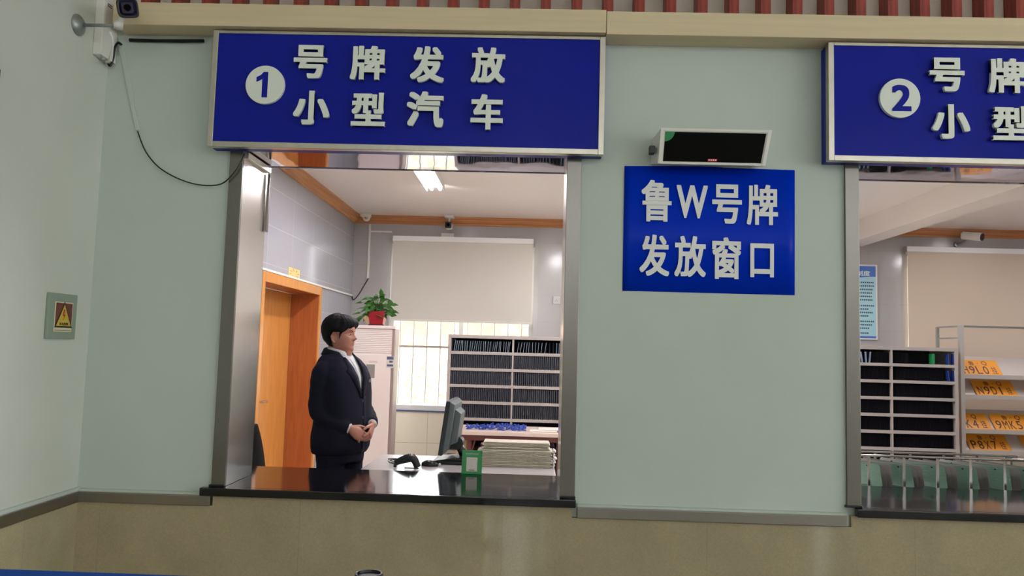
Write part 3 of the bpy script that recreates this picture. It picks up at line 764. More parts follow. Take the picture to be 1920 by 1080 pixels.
# plates standing on edge; one is built, the others are copies
pm = MB().box(-.0066, .0066, 0, .40, 0, .128)
proto = pm.build('shelved_plate', 'plate_dark2', origin=(0, 0, 0))
pw = MB().box(-.0013, .0013, 0, .17, 0, .106)
proto_w = pw.build('shelved_plate', ['plate_white'], origin=(0, 0, 0))
pd = MB().box(-.0060, .0060, .185, .42, 0, .104)
proto_d = pd.build('shelved_plate', ['plate_dark'], origin=(0, 0, 0))
names = ['', 'second', 'third', 'fourth', 'fifth']
used = {}
def put(pr, x, z, lean, label, group):
    if pr in used: o = pr.copy(); COL.objects.link(o)
    else: o = pr; used[pr] = 1
    o.location = (x, CY[0] + .012, z); o.rotation_euler = (0, lean, 0)
    tag(o, label, 'licence plate', group)
zf = zt[1] + .0147
for (xa, xb, n, lab) in ((C1X[0] + .045, C1D - .02, 26, 'left'), (C1D + .02, C1X[1] - .045, 15, 'right')):
    for k in range(n):
        x = xa + (xb - xa) * (k + .5 + random.uniform(-.22, .22)) / n
        lean = .085 + .07 * sin(k * .75 + 1)
        x = min(max(x, xa + .003), xb - .026)
        if lab == 'right' and .62 < k / n < .82: continue
        put(proto_w, x, zf, lean, 'bright edged plate leaning in the top row, %s bay, shelf unit behind the monitor' % lab, 'bright edged plates, %s bay of the top row' % lab)
    for k in range(n - 4):
        x = xa + .02 + (xb - xa - .04) * (k + .5) / (n - 4)
        put(proto_d, x, zf, 0, 'dark blue plate between bright edged ones, top row, %s bay, shelf unit behind monitor' % lab, 'dark blue plates, %s bay of the top row' % lab)
for row in range(2, 6):
    zf = zt[row] + .0147
    for (xa, xb, n, lab) in ((C1X[0] + .036, C1D - .012, 32, 'left'), (C1D + .012, C1X[1] - .036, 24, 'right')):
        for k in range(n):
            x = xa + (xb - xa) * (k + .5) / n
            put(proto, x + random.uniform(-.0008, .0008), zf, random.uniform(-.004, .004),
                'dark plate on edge, %s row from top, %s bay, shelf unit behind the monitor' % (names[row - 1], lab), 'dark plates, %s row, %s bay' % (names[row - 1], lab))
# dark contents of the second unit, one tight mass per unit
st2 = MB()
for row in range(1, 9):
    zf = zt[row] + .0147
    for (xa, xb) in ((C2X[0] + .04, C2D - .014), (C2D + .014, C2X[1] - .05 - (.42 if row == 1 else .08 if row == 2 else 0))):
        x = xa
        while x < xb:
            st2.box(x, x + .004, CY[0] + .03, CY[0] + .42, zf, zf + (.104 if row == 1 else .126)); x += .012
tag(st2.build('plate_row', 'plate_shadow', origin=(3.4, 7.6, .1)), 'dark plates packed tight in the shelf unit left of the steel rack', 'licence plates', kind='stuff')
for (px, lean, m, lab) in ((1617, -.16, 'plate_white', 'pale'), (1624, -.06, 'plate_white', 'pale'), (1630, .10, 'plate_white', 'pale')):
    a = at(px, 672, Y=7.61)
    t_ = MB().box(-.0022, .0022, 0, .03, 0, .106).build('shelved_plate', m, origin=(0, 0, 0)); t_.location = (a.x, CY[0] - .002, zt[1] + .0147); t_.rotation_euler = (0, lean, 0)
    tag(t_, 'pale edged plate leaning in the top row, left end of the second shelf unit', 'licence plate', 'pale plates at the top left of the second shelf unit')
a = at(1750, 672, Y=7.61)
g_ = MB().box(a.x - .018, a.x + .010, CY[0] + .0, CY[0] + .06, zt[1] + .0147, zt[1] + .118).build('green_folder', 'green', bevel=.002)
tag(g_, 'small green folder in the top row of the second shelf unit', 'folder')
for (px, row, lean, lab) in ((1779, 1, .0, 'straight blue plate in the top row'), (1789, 1, .03, 'rightmost blue plate in the top row'), (1781, 2, -.14, 'leaning blue plate in the second row'), (1789, 2, .0, 'upright blue plate right of the leaning one, second row')):
    a = at(px, 700, Y=7.61)
    t_ = MB().box(-.0028, .0028, 0, .05, 0, .106).build('shelved_plate', 'plate_blue', origin=(0, 0, 0)); t_.location = (a.x, CY[0] + .012, zt[row] + .0147); t_.rotation_euler = (0, lean, 0)
    tag(t_, lab + ' of the second shelf unit', 'licence plate')

# cabinet air conditioner
ac = empty('air_conditioner', (-1.62, 8.0, 0), 'white cabinet air conditioner standing behind the man, plant on top', 'air conditioner')
AX0, AX1, AY0, AY1, AZ = -1.87, -1.400, 7.90, 8.13, 1.695
MB().box(AX0, AX1, AY0, AY1, .06, AZ).build('body', 'ac', ac, bevel=.008)
MB().box(AX0 + .02, AX1 - .02, AY0 + .03, AY1 - .02, 0, .06).build('base', 'ac_trim', ac)
MB().box(AX1 + .0003, AX1 + .0022, AY0 + .021, AY1, .06, AZ - .031).build('side_panel', 'ac_trim', ac)  # darker sheet, puts the shade of this side into its colour
MB().box(AX0 + .012, AX1 - .030, AY0 - .014, AY0 - .0005, .10, 1.395).build('front_panel', 'ac', ac, bevel=.006)
lv = MB()
for k in range(13):
    z = 1.415 + k * .0188
    lv.prism([(AX0 + .014, AY0 - .002, z), (AX0 + .014, AY0 - .007, z + .001), (AX0 + .014, AY0 - .0055, z + .0165), (AX0 + .014, AY0 - .002, z + .0165)], (AX1 - .032 - AX0 - .014, 0, 0))
lv.build('air_grille', 'ac', ac)
MB().box(AX0, AX1 + .002, AY0 - .016, AY1, AZ - .030, AZ + .002).build('top_cap', 'ac', ac, bevel=.004)
MB().box(AX0 + .004, AX1 - .004, AY0 - .0165, AY0 - .014, AZ - .033, AZ - .030).build('seam', 'ac_trim', ac)
MB().box(AX1 - .026, AX1 + .001, AY0 - .012, AY0 + .02, .06, AZ - .03).build('corner_trim', 'ac_trim', ac, bevel=.004)
a0, a1 = at(687, 683, Y=AY0 - .015), at(702, 709, Y=AY0 - .015)
MB().box(a0.x, a1.x, AY0 - .0165, AY0 - .0142, a1.z, a0.z).build('display_panel', 'ac_grey', ac)
a0, a1 = at(725, 668, Y=AY0 - .015), at(738, 690, Y=AY0 - .015)
en = MB().box(a0.x, a1.x, AY0 - .0155, AY0 - .0142, a1.z, a0.z).build('energy_label', 'paper', ac)
e2 = MB(); hh = a0.z - a1.z
e2.box(a0.x + .003, a1.x - .003, AY0 - .0162, AY0 - .0156, a0.z - hh * .28, a0.z - .003).box(a0.x + .03, a1.x - .012, AY0 - .0162, AY0 - .0156, a0.z - hh * .55, a0.z - hh * .36).box(a0.x + .006, a1.x - .006, AY0 - .0162, AY0 - .0156, a0.z - hh * .88, a0.z - hh * .70)
e2.build('label_print', 'sill', en)
ln = MB()
for z in (1.325, 1.312): ln.box(-1.66, -1.57, AY0 - .0152, AY0 - .0142, z, z + .003)
ln.build('panel_marks', 'ac_trim', ac)

# potted plant
pp = empty('potted_plant', (-1.612, 8.005, AZ + .002), 'leafy green plant in a red pot on top of the air conditioner', 'potted plant')
px_, py_, pz_ = -1.612, 8.005, AZ + .002
pot = MB(); pot.loft([[(px_ + sx * r, py_ + sy * r, pz_ + h) for sx, sy in ((-1, -1), (1, -1), (1, 1), (-1, 1))] for r, h in ((.068, .012), (.086, .150), (.080, .150), (.075, .130))])
pot.build('pot', 'pot', pp, bevel=.006)
MB().box(px_ - .082, px_ + .082, py_ - .082, py_ + .082, pz_, pz_ + .013).build('saucer', 'pot_dark', pp, bevel=.003)
def leaf(mb, base, tip, wid, droop=.25):
    base, tip = Vector(base), Vector(tip); L = tip - base; n = 7
    side = L.cross(Vector((random.uniform(-.5, .5), random.uniform(-1, -.2), random.uniform(.2, 1)))).normalized()
    nrm = side.cross(L).normalized()
    if nrm.z < 0: nrm = -nrm
    l, c, r = [], [], []
    for i in range(n + 1):
        t = i / n; w_ = wid * (sin(pi * t ** .62)) * (1 - .25 * t) if 0 < i < n else .0006
        p = base + L * t - Vector((0, 0, 1)) * (droop * L.length * t * t)
        l.append(p - side * w_ + nrm * w_ * .28); c.append(p); r.append(p + side * w_ + nrm * w_ * .28)
    mb.add(l + c + r, [(i, n + 1 + i, n + 2 + i, i + 1) for i in range(n)] + [(n + 1 + i, 2 * n + 2 + i, 2 * n + 3 + i, n + 2 + i) for i in range(n)])
lf_ = MB(); sm_ = MB(); rs = random.Random(4)
C0 = Vector((px_, py_, pz_ + .135))
tips = [(-.20, .10), (-.16, .15), (-.11, .17), (-.05, .18), (.0, .20), (.04, .24), (.08, .16), (.12, .14), (.17, .12), (.20, .09), (.21, .02), (.16, .05), (-.22, .0), (-.18, .04), (-.13, .08), (-.08, .11), (.0, .10), (.05, .10), (.10, .08),
        (-.20, -.07), (-.15, -.03), (-.10, .03), (-.23, -.10), (.12, .0), (.09, -.03), (.19, -.02), (.02, .05), (-.05, .05), (.14, .09), (-.03, .14), (.07, .20), (-.09, -.01)]
for i, (tx, tz) in enumerate(tips):
    for rep in range(2):
        ty = rs.uniform(-.14, .12) if rep else rs.uniform(-.13, -.02)
        end = C0 + Vector((tx * (1 if rep == 0 else rs.uniform(.6, 1)) * 1.02, ty, tz * (1 if rep == 0 else rs.uniform(.6, .95))))
        d = Vector((tx + rs.uniform(-.05, .05), ty * .8, tz * .4 + rs.uniform(-.06, .02)))
        if d.length < .02: d = Vector((.05, -.05, .05))
        d = d.normalized() * rs.uniform(.075, .105)
        leaf(lf_, end - d * .75, end + d * .25, rs.uniform(.022, .031), rs.uniform(.05, .45))
        sm_.tube(smooth_path([C0 + Vector((rs.uniform(-.04, .04), rs.uniform(-.04, .04), -.02)), (C0 + end) / 2 + Vector((0, 0, .05)), end - d * .75], 4), .0024, 5)
fo_ = lf_.build('foliage', 'leaf', pp, smooth=True)
sm_.build('stems', 'leaf', pp, smooth=True)
dl = MB(); leaf(dl, (px_ - .11, py_ - .10, pz_ + .10), (px_ - .075, py_ - .105, pz_ + .005), .028, .0); leaf(dl, (px_ - .10, py_ - .09, pz_ + .09), (px_ - .13, py_ - .105, pz_ + .03), .02, .0)
dl.build('dry_leaf', 'leaf_dry', pp, smooth=True)
MB().box(px_ - .070, px_ + .070, py_ - .070, py_ + .070, pz_ + .118, pz_ + .130).build('soil', 'pot_dark', pp)

# stickers, trunking, sockets, cameras of the office
gs = empty('gold_sticker', (RX0, 6.42, 2.07), 'square gold patterned sticker above the orange door', 'sticker')
g0, g1 = at(541, 500, X=RX0), at(561, 527, X=RX0)
MB().box(RX0 + .0005, RX0 + .0025, g0.y, g1.y, g1.z, g0.z).build('sheet', 'gold', gs)
gp = MB(); gy, gz = (g0.y + g1.y) / 2, (g0.z + g1.z) / 2; hw, hh = (g1.y - g0.y) / 2, (g0.z - g1.z) / 2
for k in range(8):
    a = k * pi / 4 + .2
    gp.prism([(RX0 + .0026, gy + cos(a - .12) * hw * .35, gz + sin(a - .12) * hh * .35), (RX0 + .0026, gy + cos(a - .1) * hw * .85, gz + sin(a - .1) * hh * .85), (RX0 + .0026, gy + cos(a + .15) * hw * .85, gz + sin(a + .15) * hh * .85)], (.0006, 0, 0))
gp.build('pattern', 'crown', gs)
tr = MB(); tr.box(RX0 + .0005, RX0 + .018, 5.5, RY1 - .001, DZ + .052, DZ + .070)
tag(tr.build('cable_trunking', 'white', bevel=.003), 'white cable trunking running along the left office wall over the door', 'trunking')
vx = at(692, 470, Y=RY1).x
tr = MB(); tr.box(vx - .012, vx + .012, RY1 - .014, RY1 - .0005, at(690, 522, Y=RY1).z, 2.87)
tag(tr.build('cable_trunking', 'white', bevel=.003), 'white upright cable trunking in the back corner above the plant', 'trunking')
cb_ = MB().tube(smooth_path([at(691, 522, Y=RY1 - .008), at(684, 533, Y=RY1 - .02), at(674, 550, Y=RY1 - .02), at(663, 562, Y=RY1 - .02), (RX0 + .012, RY1 - .03, DZ + .058)]), .006, 8)
tag(cb_.build('wall_cable', 'black', smooth=True), 'short black cable drooping across the back corner above the plant', 'cable')
th = MB(); hz = at(700, 434, Y=RY1).z
th.box(vx + .013, at(735, 440, Y=RY1).x, RY1 - .012, RY1 - .0005, hz - .01, hz + .008)
tag(th.build('cable_trunking', 'white', bevel=.003), 'white level cable trunking on the back wall below the wooden crown', 'trunking')
so = empty('wall_socket', (.285, RY1, 2.05), 'white square socket plate on the tiles beside the first blind', 'socket')
MB().box(.245, .328, RY1 - .010, RY1 - .0005, 2.010, 2.098).build('plate', 'socket', so, bevel=.004)
ss = MB(); ss.box(.283, .290, RY1 - .011, RY1 - .0102, 2.044, 2.064).box(.270, .277, RY1 - .011, RY1 - .0102, 2.036, 2.05).box(.296, .303, RY1 - .011, RY1 - .0102, 2.036, 2.05)
ss.build('slots', 'ac_grey', so)
dc = empty('dome_camera', (-1.905, 8.50, RZ), 'small white dome camera in the corner on the wooden crown', 'camera')
a = at(686, 408, Y=8.48)
MB().box(a.x - .055, a.x + .055, 8.43, 8.515, RZ - .035, RZ - .0005).build('mount', 'white', dc, bevel=.006)
MB().ball((a.x + .008, 8.475, a.z - .0), .044, 20, 14).build('dome', 'white', dc, smooth=True)
MB().lathe((a.x + .012, 8.440, a.z - .004), [(.0, 0), (.022, 0), (.020, .008), (0, .009)], 16, 'y').build('lens', 'chrome', dc)
a = at(842, 424, Y=8.45)
bc = empty('bullet_camera', (a.x, 8.50, RZ), 'camera with black front hanging under the crown above the first blind', 'camera')
MB().box(a.x - .05, a.x + .05, 8.40, 8.515, RZ - .03, RZ - .0005).build('mount', 'white', bc, bevel=.005)
MB().tube([(a.x, 8.46, RZ - .03), (a.x, 8.46, a.z + .02)], .012).build('stem', 'white', bc)
MB().box(a.x - .034, a.x + .034, 8.375, 8.505, a.z - .034, a.z + .034).build('body', 'white', bc, bevel=.012, seg=3)
MB().box(a.x - .036, a.x + .036, 8.352, 8.380, a.z - .036, a.z + .036).build('front', 'black', bc, bevel=.012, seg=3)
MB().lathe((a.x, 8.351, a.z), [(.0, 0), (.020, 0), (.018, .004), (0, .004)], 20, 'y').build('lens', 'glass_black', bc)
jb = MB(); jb.box(a.x - .10, a.x + .045, RY1 - .028, RY1 - .0005, a.z - .125, a.z - .062)
jo = tag(jb.build('cable_box', 'white', bevel=.004), 'small white box on the wall below the hanging camera above the blind', 'junction box')
a = at(1824, 443, Y=8.40)
b3 = empty('bullet_camera', (a.x - .05, 8.60, a.z), 'white bullet camera pointing right above the beige blind', 'camera')
fw = Vector((.62, -.72, -.18)).normalized()
pc = Vector((a.x, 8.40, a.z))
MB().tube([pc - fw * .11, pc - fw * .105, pc + fw * .085, pc + fw * .09], [.036, .043, .046, .046], 20).build('body', 'white', b3)
MB().tube([pc + fw * .088, pc + fw * .102], [.043, .040], 20).build('front', 'black', b3)
MB().tube([pc - fw * .03 - Vector((0, 0, .035)), pc - fw * .05 + Vector((-.01, .04, -.060)), (pc.x - .07, 8.598, pc.z - .066)], .013, 10).lathe((pc.x - .07, 8.5995, pc.z - .066), [(.0, 0), (.032, 0), (.028, .018), (0, .02)], 20, 'y').build('bracket', 'galv', b3, smooth=False)
# notice board
nb = empty('notice_board', (3.72, RY1, 1.70), 'blue notice board with rows of small text beside the left post of the second opening', 'notice board')
NX0, NX1, NZ0, NZ1 = 3.22, 3.862, 1.705, 2.545
MB().box(NX0, NX1, RY1 - .018, RY1 - .0005, NZ0, NZ1).build('frame', 'win_frame', nb, bevel=.003)
MB().box(NX0 + .02, NX1 - .02, RY1 - .0195, RY1 - .0182, NZ0 + .045, NZ1 - .018).build('sheet', 'notice', nb)
hdm = MB(); pts = [(NX0 + .02, 0, NZ1 - .018), (NX1 - .02, 0, NZ1 - .018)] + [(NX1 - .02 - (NX1 - NX0 - .04) * k / 10, 0, NZ1 - .165 + .03 * cos(k / 10 * pi)) for k in range(11)]
hdm.prism([(x, RY1 - .0197, z) for x, _, z in pts], (0, -.0008, 0)).build('header', 'notice_head', nb)
glyph('title', '制度', (3.705, RY1 - .0210, 2.445), .15, .06, .0006, 'print_white', nb, .02)
MB().box(NX0 + .02, NX1 - .02, RY1 - .0195, RY1 - .0182, NZ0 + .018, NZ0 + .040).build('footer', 'notice_head', nb)
rt = random.Random(2)
for r, z in enumerate([2.335 - .039 * k for k in range(6)] + [2.075 - .038 * k for k in range(4)] + [1.90 - .038 * k for k in range(3)] + [1.77]):
    x = NX0 + .06 + rt.choice([0, .05]); tx = MB()
    xe = NX1 - .05 - rt.choice([0, .02, .05])
    while x < xe:
        w_ = rt.uniform(.012, .016); tx.box(x, x + w_, RY1 - .0200, RY1 - .0196, z, z + .016); x += .021
    tx.build('text_row', 'ink', nb)


# front desk and what lies on it
dk = empty('desk', (-.4, 4.70, 0), 'grey topped desk with monitor and paper bundles behind the first counter', 'desk')
DX0, DX1, DKY0, DKY1, DKZ = -.985, .172, 4.50, 5.22, .760
MB().box(DX0, DX1, DKY0, DKY1, DKZ - .03, DKZ).build('desk_top', 'desk', dk, bevel=.003)
MB().box(DX0 + .03, DX0 + .06, DKY0 + .04, DKY1 - .04, 0, DKZ - .031).build('side_panel', 'shelf', dk)
MB().box(DX1 - .06, DX1 - .03, DKY0 + .04, DKY1 - .04, 0, DKZ - .031).build('side_panel', 'shelf', dk)
MB().box(DX0 + .06, DX1 - .06, DKY0 + .10, DKY0 + .12, .2, DKZ - .031).build('modesty_panel', 'shelf', dk)
# monitor seen from the side
mo = empty('monitor', (-.455, 4.93, DKZ), 'grey computer monitor seen from the side on the desk', 'monitor')
mc = Vector((-.508, 4.97, .995)); yaw = radians(-2); tl = radians(7)
MX = Matrix.Translation(mc) @ Matrix.Rotation(yaw, 4, 'Z') @ Matrix.Rotation(tl, 4, 'Y')
MB().box(-.014, .012, -.22, .22, -.168, .168, MX).build('bezel', 'monitor_dark', mo, bevel=.004)
MB().box(-.0150, -.0142, -.205, .205, -.145, .152, MX).build('screen', 'glass_black', mo)
bk = MB(); bk.add([MX @ Vector(p) for p in [(.0122, -.215, -.164), (.0122, .215, -.164), (.0122, .215, .166), (.0122, -.215, .166), (.040, -.19, -.13), (.040, .19, -.13), (.040, .19, .150), (.040, -.19, .150)]],
       [(0, 1, 2, 3), (7, 6, 5, 4), (0, 4, 5, 1), (1, 5, 6, 2), (2, 6, 7, 3), (3, 7, 4, 0)])
bk.build('back_shell', 'monitor', mo, bevel=.004)
b2_ = MB(); b2_.add([MX @ Vector(p) for p in [(.0402, -.13, -.11), (.0402, .13, -.11), (.0402, .13, .118), (.0402, -.13, .118), (.078, -.11, -.09), (.078, .11, -.09), (.078, .11, .095), (.078, -.11, .095)]],
       [(0, 1, 2, 3), (7, 6, 5, 4), (0, 4, 5, 1), (1, 5, 6, 2), (2, 6, 7, 3), (3, 7, 4, 0)])
b2_.build('back_housing', 'monitor', mo, bevel=.004)
hp = MX @ Vector((.07, 0, -.10)); hy = Vector((sin(-yaw), cos(yaw), 0)) * .05
MB().tube([hp - hy, hp + hy], .042, 20).build('hinge', 'black', mo)
ft = Vector((hp.x + .055, hp.y, DKZ + .035))
MB().tube([hp, hp.lerp(ft, .55), ft], [.030, .027, .034], 14).build('neck', 'black', mo, smooth=True)
BM = Matrix.Translation(Vector((ft.x - .10, ft.y, DKZ))) @ Matrix.Rotation(yaw, 4, 'Z')
MB().box(-.095, .13, -.12, .12, .0005, .024, BM).prism([BM @ Vector(p) for p in [(.13, -.12, .0245), (-.08, -.12, .0245), (.10, -.12, .048), (.13, -.12, .048)]], BM.to_3x3() @ Vector((0, .24, 0))).build('base', 'black', mo, bevel=.006)
# hand scanner
hs = empty('barcode_scanner', (-.60, 4.66, DKZ), 'black hand scanner lying on the desk in front of the man', 'barcode scanner')
sc0 = at(770, 862, Y=4.66)
def sp(px, py, dy=0): return at(px, py, Y=4.66 + dy)
hd_ = MB()
pth = [sp(741, 868), sp(750, 864), sp(762, 860), sp(771, 858), sp(776, 861), sp(780, 868), sp(783, 876)]
hd_.tube(smooth_path(pth[:4], 4), [.016 + .010 * min(1, i / 8) for i in range(13)], 12)
hd_.tube(smooth_path(pth[3:], 4), [.027, .027, .026, .025, .024, .0235, .023, .0225, .022, .022, .022, .022, .022], 12)
hd_.build('body', 'black', hs, smooth=True)
MB().tube([sp(741.5, 868), sp(740.5, 876), ], .010, 8).build('scan_foot', 'black', hs)
z_ = DKZ + .004
tg = MB().tube([(sp(760, 878).x, 4.63, z_ + .003), (sp(786, 880).x, 4.63, z_ + .003)], .004, 6); tg.build('cable_end', 'black', hs)
ms = empty('computer_mouse', (-.56, 4.86, DKZ), 'black computer mouse beside the monitor base', 'mouse')
a = at(806, 870, Z=DKZ + .012)
rings = []
for i in range(1, 8):
    t = i / 8; rr = sin(pi * t)
    rings.append([(a.x - .068 + .136 * t, a.y + .036 * rr * cos(q), DKZ + .0008 + max(0, .042 * rr ** .8 * (1 - .25 * t) * sin(q))) for q in [2 * pi * k / 16 for k in range(16)]])
MB().loft(rings).build('shell', 'black', ms, smooth=True)
MB().box(a.x + .055, a.x + .068, a.y - .008, a.y + .008, DKZ + .006, DKZ + .018).build('light_window', 'white', ms, bevel=.003)
ct = MB(); rc = random.Random(5); a = at(736, 866, Z=DKZ + .012)
pts = [a + Vector((rc.uniform(-.03, .03), rc.uniform(-.04, .04), rc.uniform(-.006, .020))) for _ in range(16)]
ct.tube(smooth_path(pts, 5), .0028, 6)
tag(ct.build('cable_coil', 'monitor_dark', smooth=True), 'small tangle of grey cable on the desk left of the scanner', 'cable')
# wrapped plate bundles: two stacks, each bundle a thing
rb = random.Random(9)
def bundle(x0, x1, y0, y1, z, h, lab, grp):
    mb = MB(); n = 14; sag = rb.uniform(-.003, .003); tilt = rb.uniform(-.004, .004)
    rows = []
    for i in range(n + 1):
        t = i / n; x = x0 + (x1 - x0) * t; dz = tilt * (t - .5) + sag * sin(pi * t); e = rb.uniform(-.002, .002)
        e2 = rb.uniform(-.0009, .0009)
        rows.append([(x, y0 + e, z + .0004), (x, y0 - .003 + e, z + h * .5), (x, y0 + e, z + h + e2 * .3), (x, y1, z + h + e2 * .3), (x, y1, z + .0004)])
    mb.loft(rows)
    o = mb.build('plate_bundle', 'kraft')
    tag(o, lab, 'paper bundle', grp)
z = DKZ
for k in range(11):
    bundle(-.292 + rb.uniform(-.006, .004), .150 + rb.uniform(-.004, .010), 4.83 + rb.uniform(-.004, .004), 4.98, z, .0092, 'paper wrapped bundle in the lower, wider stack on the desk', 'bundles of the lower stack'); z += .0096
for k in range(6):
    bundle(-.275 + rb.uniform(-.006, .006), .138 + rb.uniform(-.008, .010), 4.845 + rb.uniform(-.005, .005), 4.99, z, .0075, 'paper wrapped bundle in the upper stack, lying on the lower stack', 'bundles of the upper stack'); z += .0079
wr = empty('torn_wrapping', (-.30, 4.86, DKZ), 'torn white wrapping paper at the left end of the bundle stacks', 'paper')
q = MB()
for (dx, dz, w_) in ((-.318, .058, .018), (-.300, .095, .012), (-.308, .02, .014)):
    q.loft([[(dx + w_ * .2, 4.84, DKZ + dz - .045 + .0), (dx + w_, 4.835, DKZ + dz - .045), (dx + w_, 4.85, DKZ + dz - .045), (dx, 4.85, DKZ + dz - .045)], [(dx - w_, 4.83, DKZ + dz), (dx, 4.826, DKZ + dz), (dx, 4.84, DKZ + dz + .004), (dx - w_, 4.84, DKZ + dz)], [(dx, 4.83, DKZ + dz + .022), (dx + .03, 4.826, DKZ + dz + .026), (dx + .03, 4.84, DKZ + dz + .022), (dx, 4.84, DKZ + dz + .02)]])
q.build('sheet', 'paper', wr)
q = MB()
for k in range(5):
    z0 = DKZ + .005 + k * .022
    q.prism([(.158 + .004 * (k % 2), 4.83, z0), (.176 + .006 * ((k * 7) % 3), 4.835, z0 + .008), (.166, 4.83, z0 + .021)], (0, .10, 0))
tag(q.build('torn_wrapping', 'paper'), 'torn white wrapping paper at the right end of the bundle stacks', 'paper')
# payment stand (its code is left out)
qs = empty('payment_stand', (-.315, 4.45, .7742), 'small green display stand with white card on the first counter', 'stand')
QX0, QX1, QZ, QY = -.374, -.257, .7745, 4.430
MB().prism([(QX0, QY, QZ), (QX1, QY, QZ), (QX1, QY + .029, QZ + .131), (QX0, QY + .029, QZ + .131)], (0, .006, 0)).build('board', 'qr_green', qs, bevel=.001)
MB().box(QX0, QX1, QY, QY + .045, QZ - .0002, QZ + .006).build('foot', 'qr_green', qs, bevel=.001)
def qf(x, z, o): return Vector((x, QY + (z - QZ) * .2214 - o, z))
def qrect(mb, x0, x1, z0, z1, o, t=.0006): return mb.prism([qf(x0, z0, o), qf(x1, z0, o), qf(x1, z1, o), qf(x0, z1, o)], (0, -t, 0))
cd_ = qrect(MB(), QX0 + .027, QX1 - .027, QZ + .016, QZ + .093, .0005).build('card', 'paper', qs)
qrect(MB(), QX0 + .042, QX1 - .042, QZ + .0216, QZ + .0248, .0013).build('caption_line', 'ink', cd_)
hl = MB()
for k in range(9): qrect(hl, QX0 + .022 + k * .0083, QX0 + .0275 + k * .0083, QZ + .109, QZ + .1145, .0005)
hl.build('header_print', 'plate_green', qs)

# pale table in front of the first shelf unit
tb_ = empty('side_table', (-.15, 7.15, 0), 'pale topped table with brown frame in front of the first shelf unit', 'table')
TX0, TX1, TY0, TY1, TZ = -.70, .44, 6.98, 7.55, .742
MB().box(TX0, TX1, TY0, TY1, TZ - .036, TZ).build('table_top', 'table_top', tb_, bevel=.004)
MB().box(TX0 + .03, TX1 - .02, TY0 + .03, TY0 + .055, TZ - .085, TZ - .0365).box(TX0 + .03, TX1 - .02, TY1 - .055, TY1 - .03, TZ - .085, TZ - .0365).build('apron', 'table_brown', tb_)
for x, y in ((-.53, TY0 + .05), (-.53, TY1 - .08), (.30, TY0 + .05), (.30, TY1 - .08)):
    MB().box(x - .02, x + .02, y, y + .03, 0, TZ - .0855).build('leg', 'table_brown', tb_)
MB().tube([(-.48, TY0 + .065, TZ - .09), (-.53, TY0 + .065, TZ - .25)], .008).tube([(-.36, TY0 + .065, TZ - .09), (-.46, TY0 + .065, TZ - .25)], .008).build('brace', 'table_brown', tb_)
bh = MB(); rq = random.Random(3)
for k in range(260):
    t = rq.random(); x = -.58 + .57 * t; h = .045 * (1 - abs(t - .55)) * rq.random()
    y = rq.uniform(TY0 + .10, TY1 - .2); r = rq.uniform(.008, .014)
    bh.lathe((x, y, TZ + .001 + h), [(0, 0), (r, 0), (r * .8, .010), (0, .010)], 7)
tag(bh.build('plastic_caps', 'plate_blue'), 'heap of small blue plastic caps on the pale table', 'plastic caps', kind='stuff')
for i, (x0, x1, y, z, lab) in enumerate(((.02, .27, 7.05, TZ + .0006, 'lower white paper packet on the pale table right of the blue heap'), (.10, .31, 7.08, TZ + .0136, 'upper white paper packet on the pale table right of the blue heap'))):
    tag(MB().box(x0, x1, y, y + .14, z, z + .0125).build('paper_packet', 'paper', bevel=.003), lab, 'paper packet')
tag(MB().box(.315, .40, 7.06, 7.16, TZ + .0006, TZ + .022).build('dark_box', 'monitor_dark', bevel=.003), 'small dark box at the right end of the pale table', 'box')
tag(MB().box(-.655, -.565, 7.12, 7.40, .45, .655).build('carton', 'carton', bevel=.004), 'yellowish carton under the pale table behind the monitor', 'box')
tag(MB().box(-.665, -.56, 7.10, 7.42, .001, .449).build('carton', 'carton', bevel=.004), 'yellowish carton on the floor under the upper carton', 'box')
tag(MB().box(-.40, .255, 7.20, 7.45, .001, .600).build('dark_block', 'shelf_in', bevel=.006), 'plain dark block under the pale table', 'crate')  # added block that supplies the dark area under the table
tag(MB().box(-.305, -.225, 5.02, 5.10, DKZ + .0005, DKZ + .115).build('dark_box', 'table_brown', bevel=.004), 'small dark brown box behind the green stand and the bundles', 'box')
# black office chair, only its back edge in view
ch = empty('office_chair', (-1.72, 5.10, 0), 'black office chair back at the left post of the first opening', 'chair')
cx, cy = -1.83, 5.10
rings = []
for i in range(9):
    t = i / 8; z = .50 + .44 * t; hw_ = .22 * (1 - .5 * t ** 3)
    rings.append([(cx - .02 + .055 - .055 * t + .032 * cos(q), cy + hw_ * sin(q), z) for q in [2 * pi * k / 18 for k in range(18)]])
MB().loft(rings).build('backrest', 'chair', ch, smooth=True)
MB().box(cx + .05, cx + .42, cy - .22, cy + .22, .42, .49).build('seat', 'chair', ch, bevel=.03, seg=4)
MB().tube([(cx + .21, cy, .10), (cx + .21, cy, .42)], .028).build('gas_column', 'chair', ch)
MB().tube([(cx + .10, cy, .44), (cx - .01, cy, .46), (cx - .005, cy, .62)], .018).build('back_bracket', 'chair', ch)
for k in range(5):
    a = 2 * pi * k / 5 + .3
    l_ = MB().tube([(cx + .21, cy, .10), (cx + .21 + .24 * cos(a), cy + .24 * sin(a), .066)], [.022, .014]).build('leg', 'chair', ch)
    MB().ball((cx + .21 + .24 * cos(a), cy + .24 * sin(a), .031), .030, 12, 8).build('caster', 'chair', l_, smooth=True)

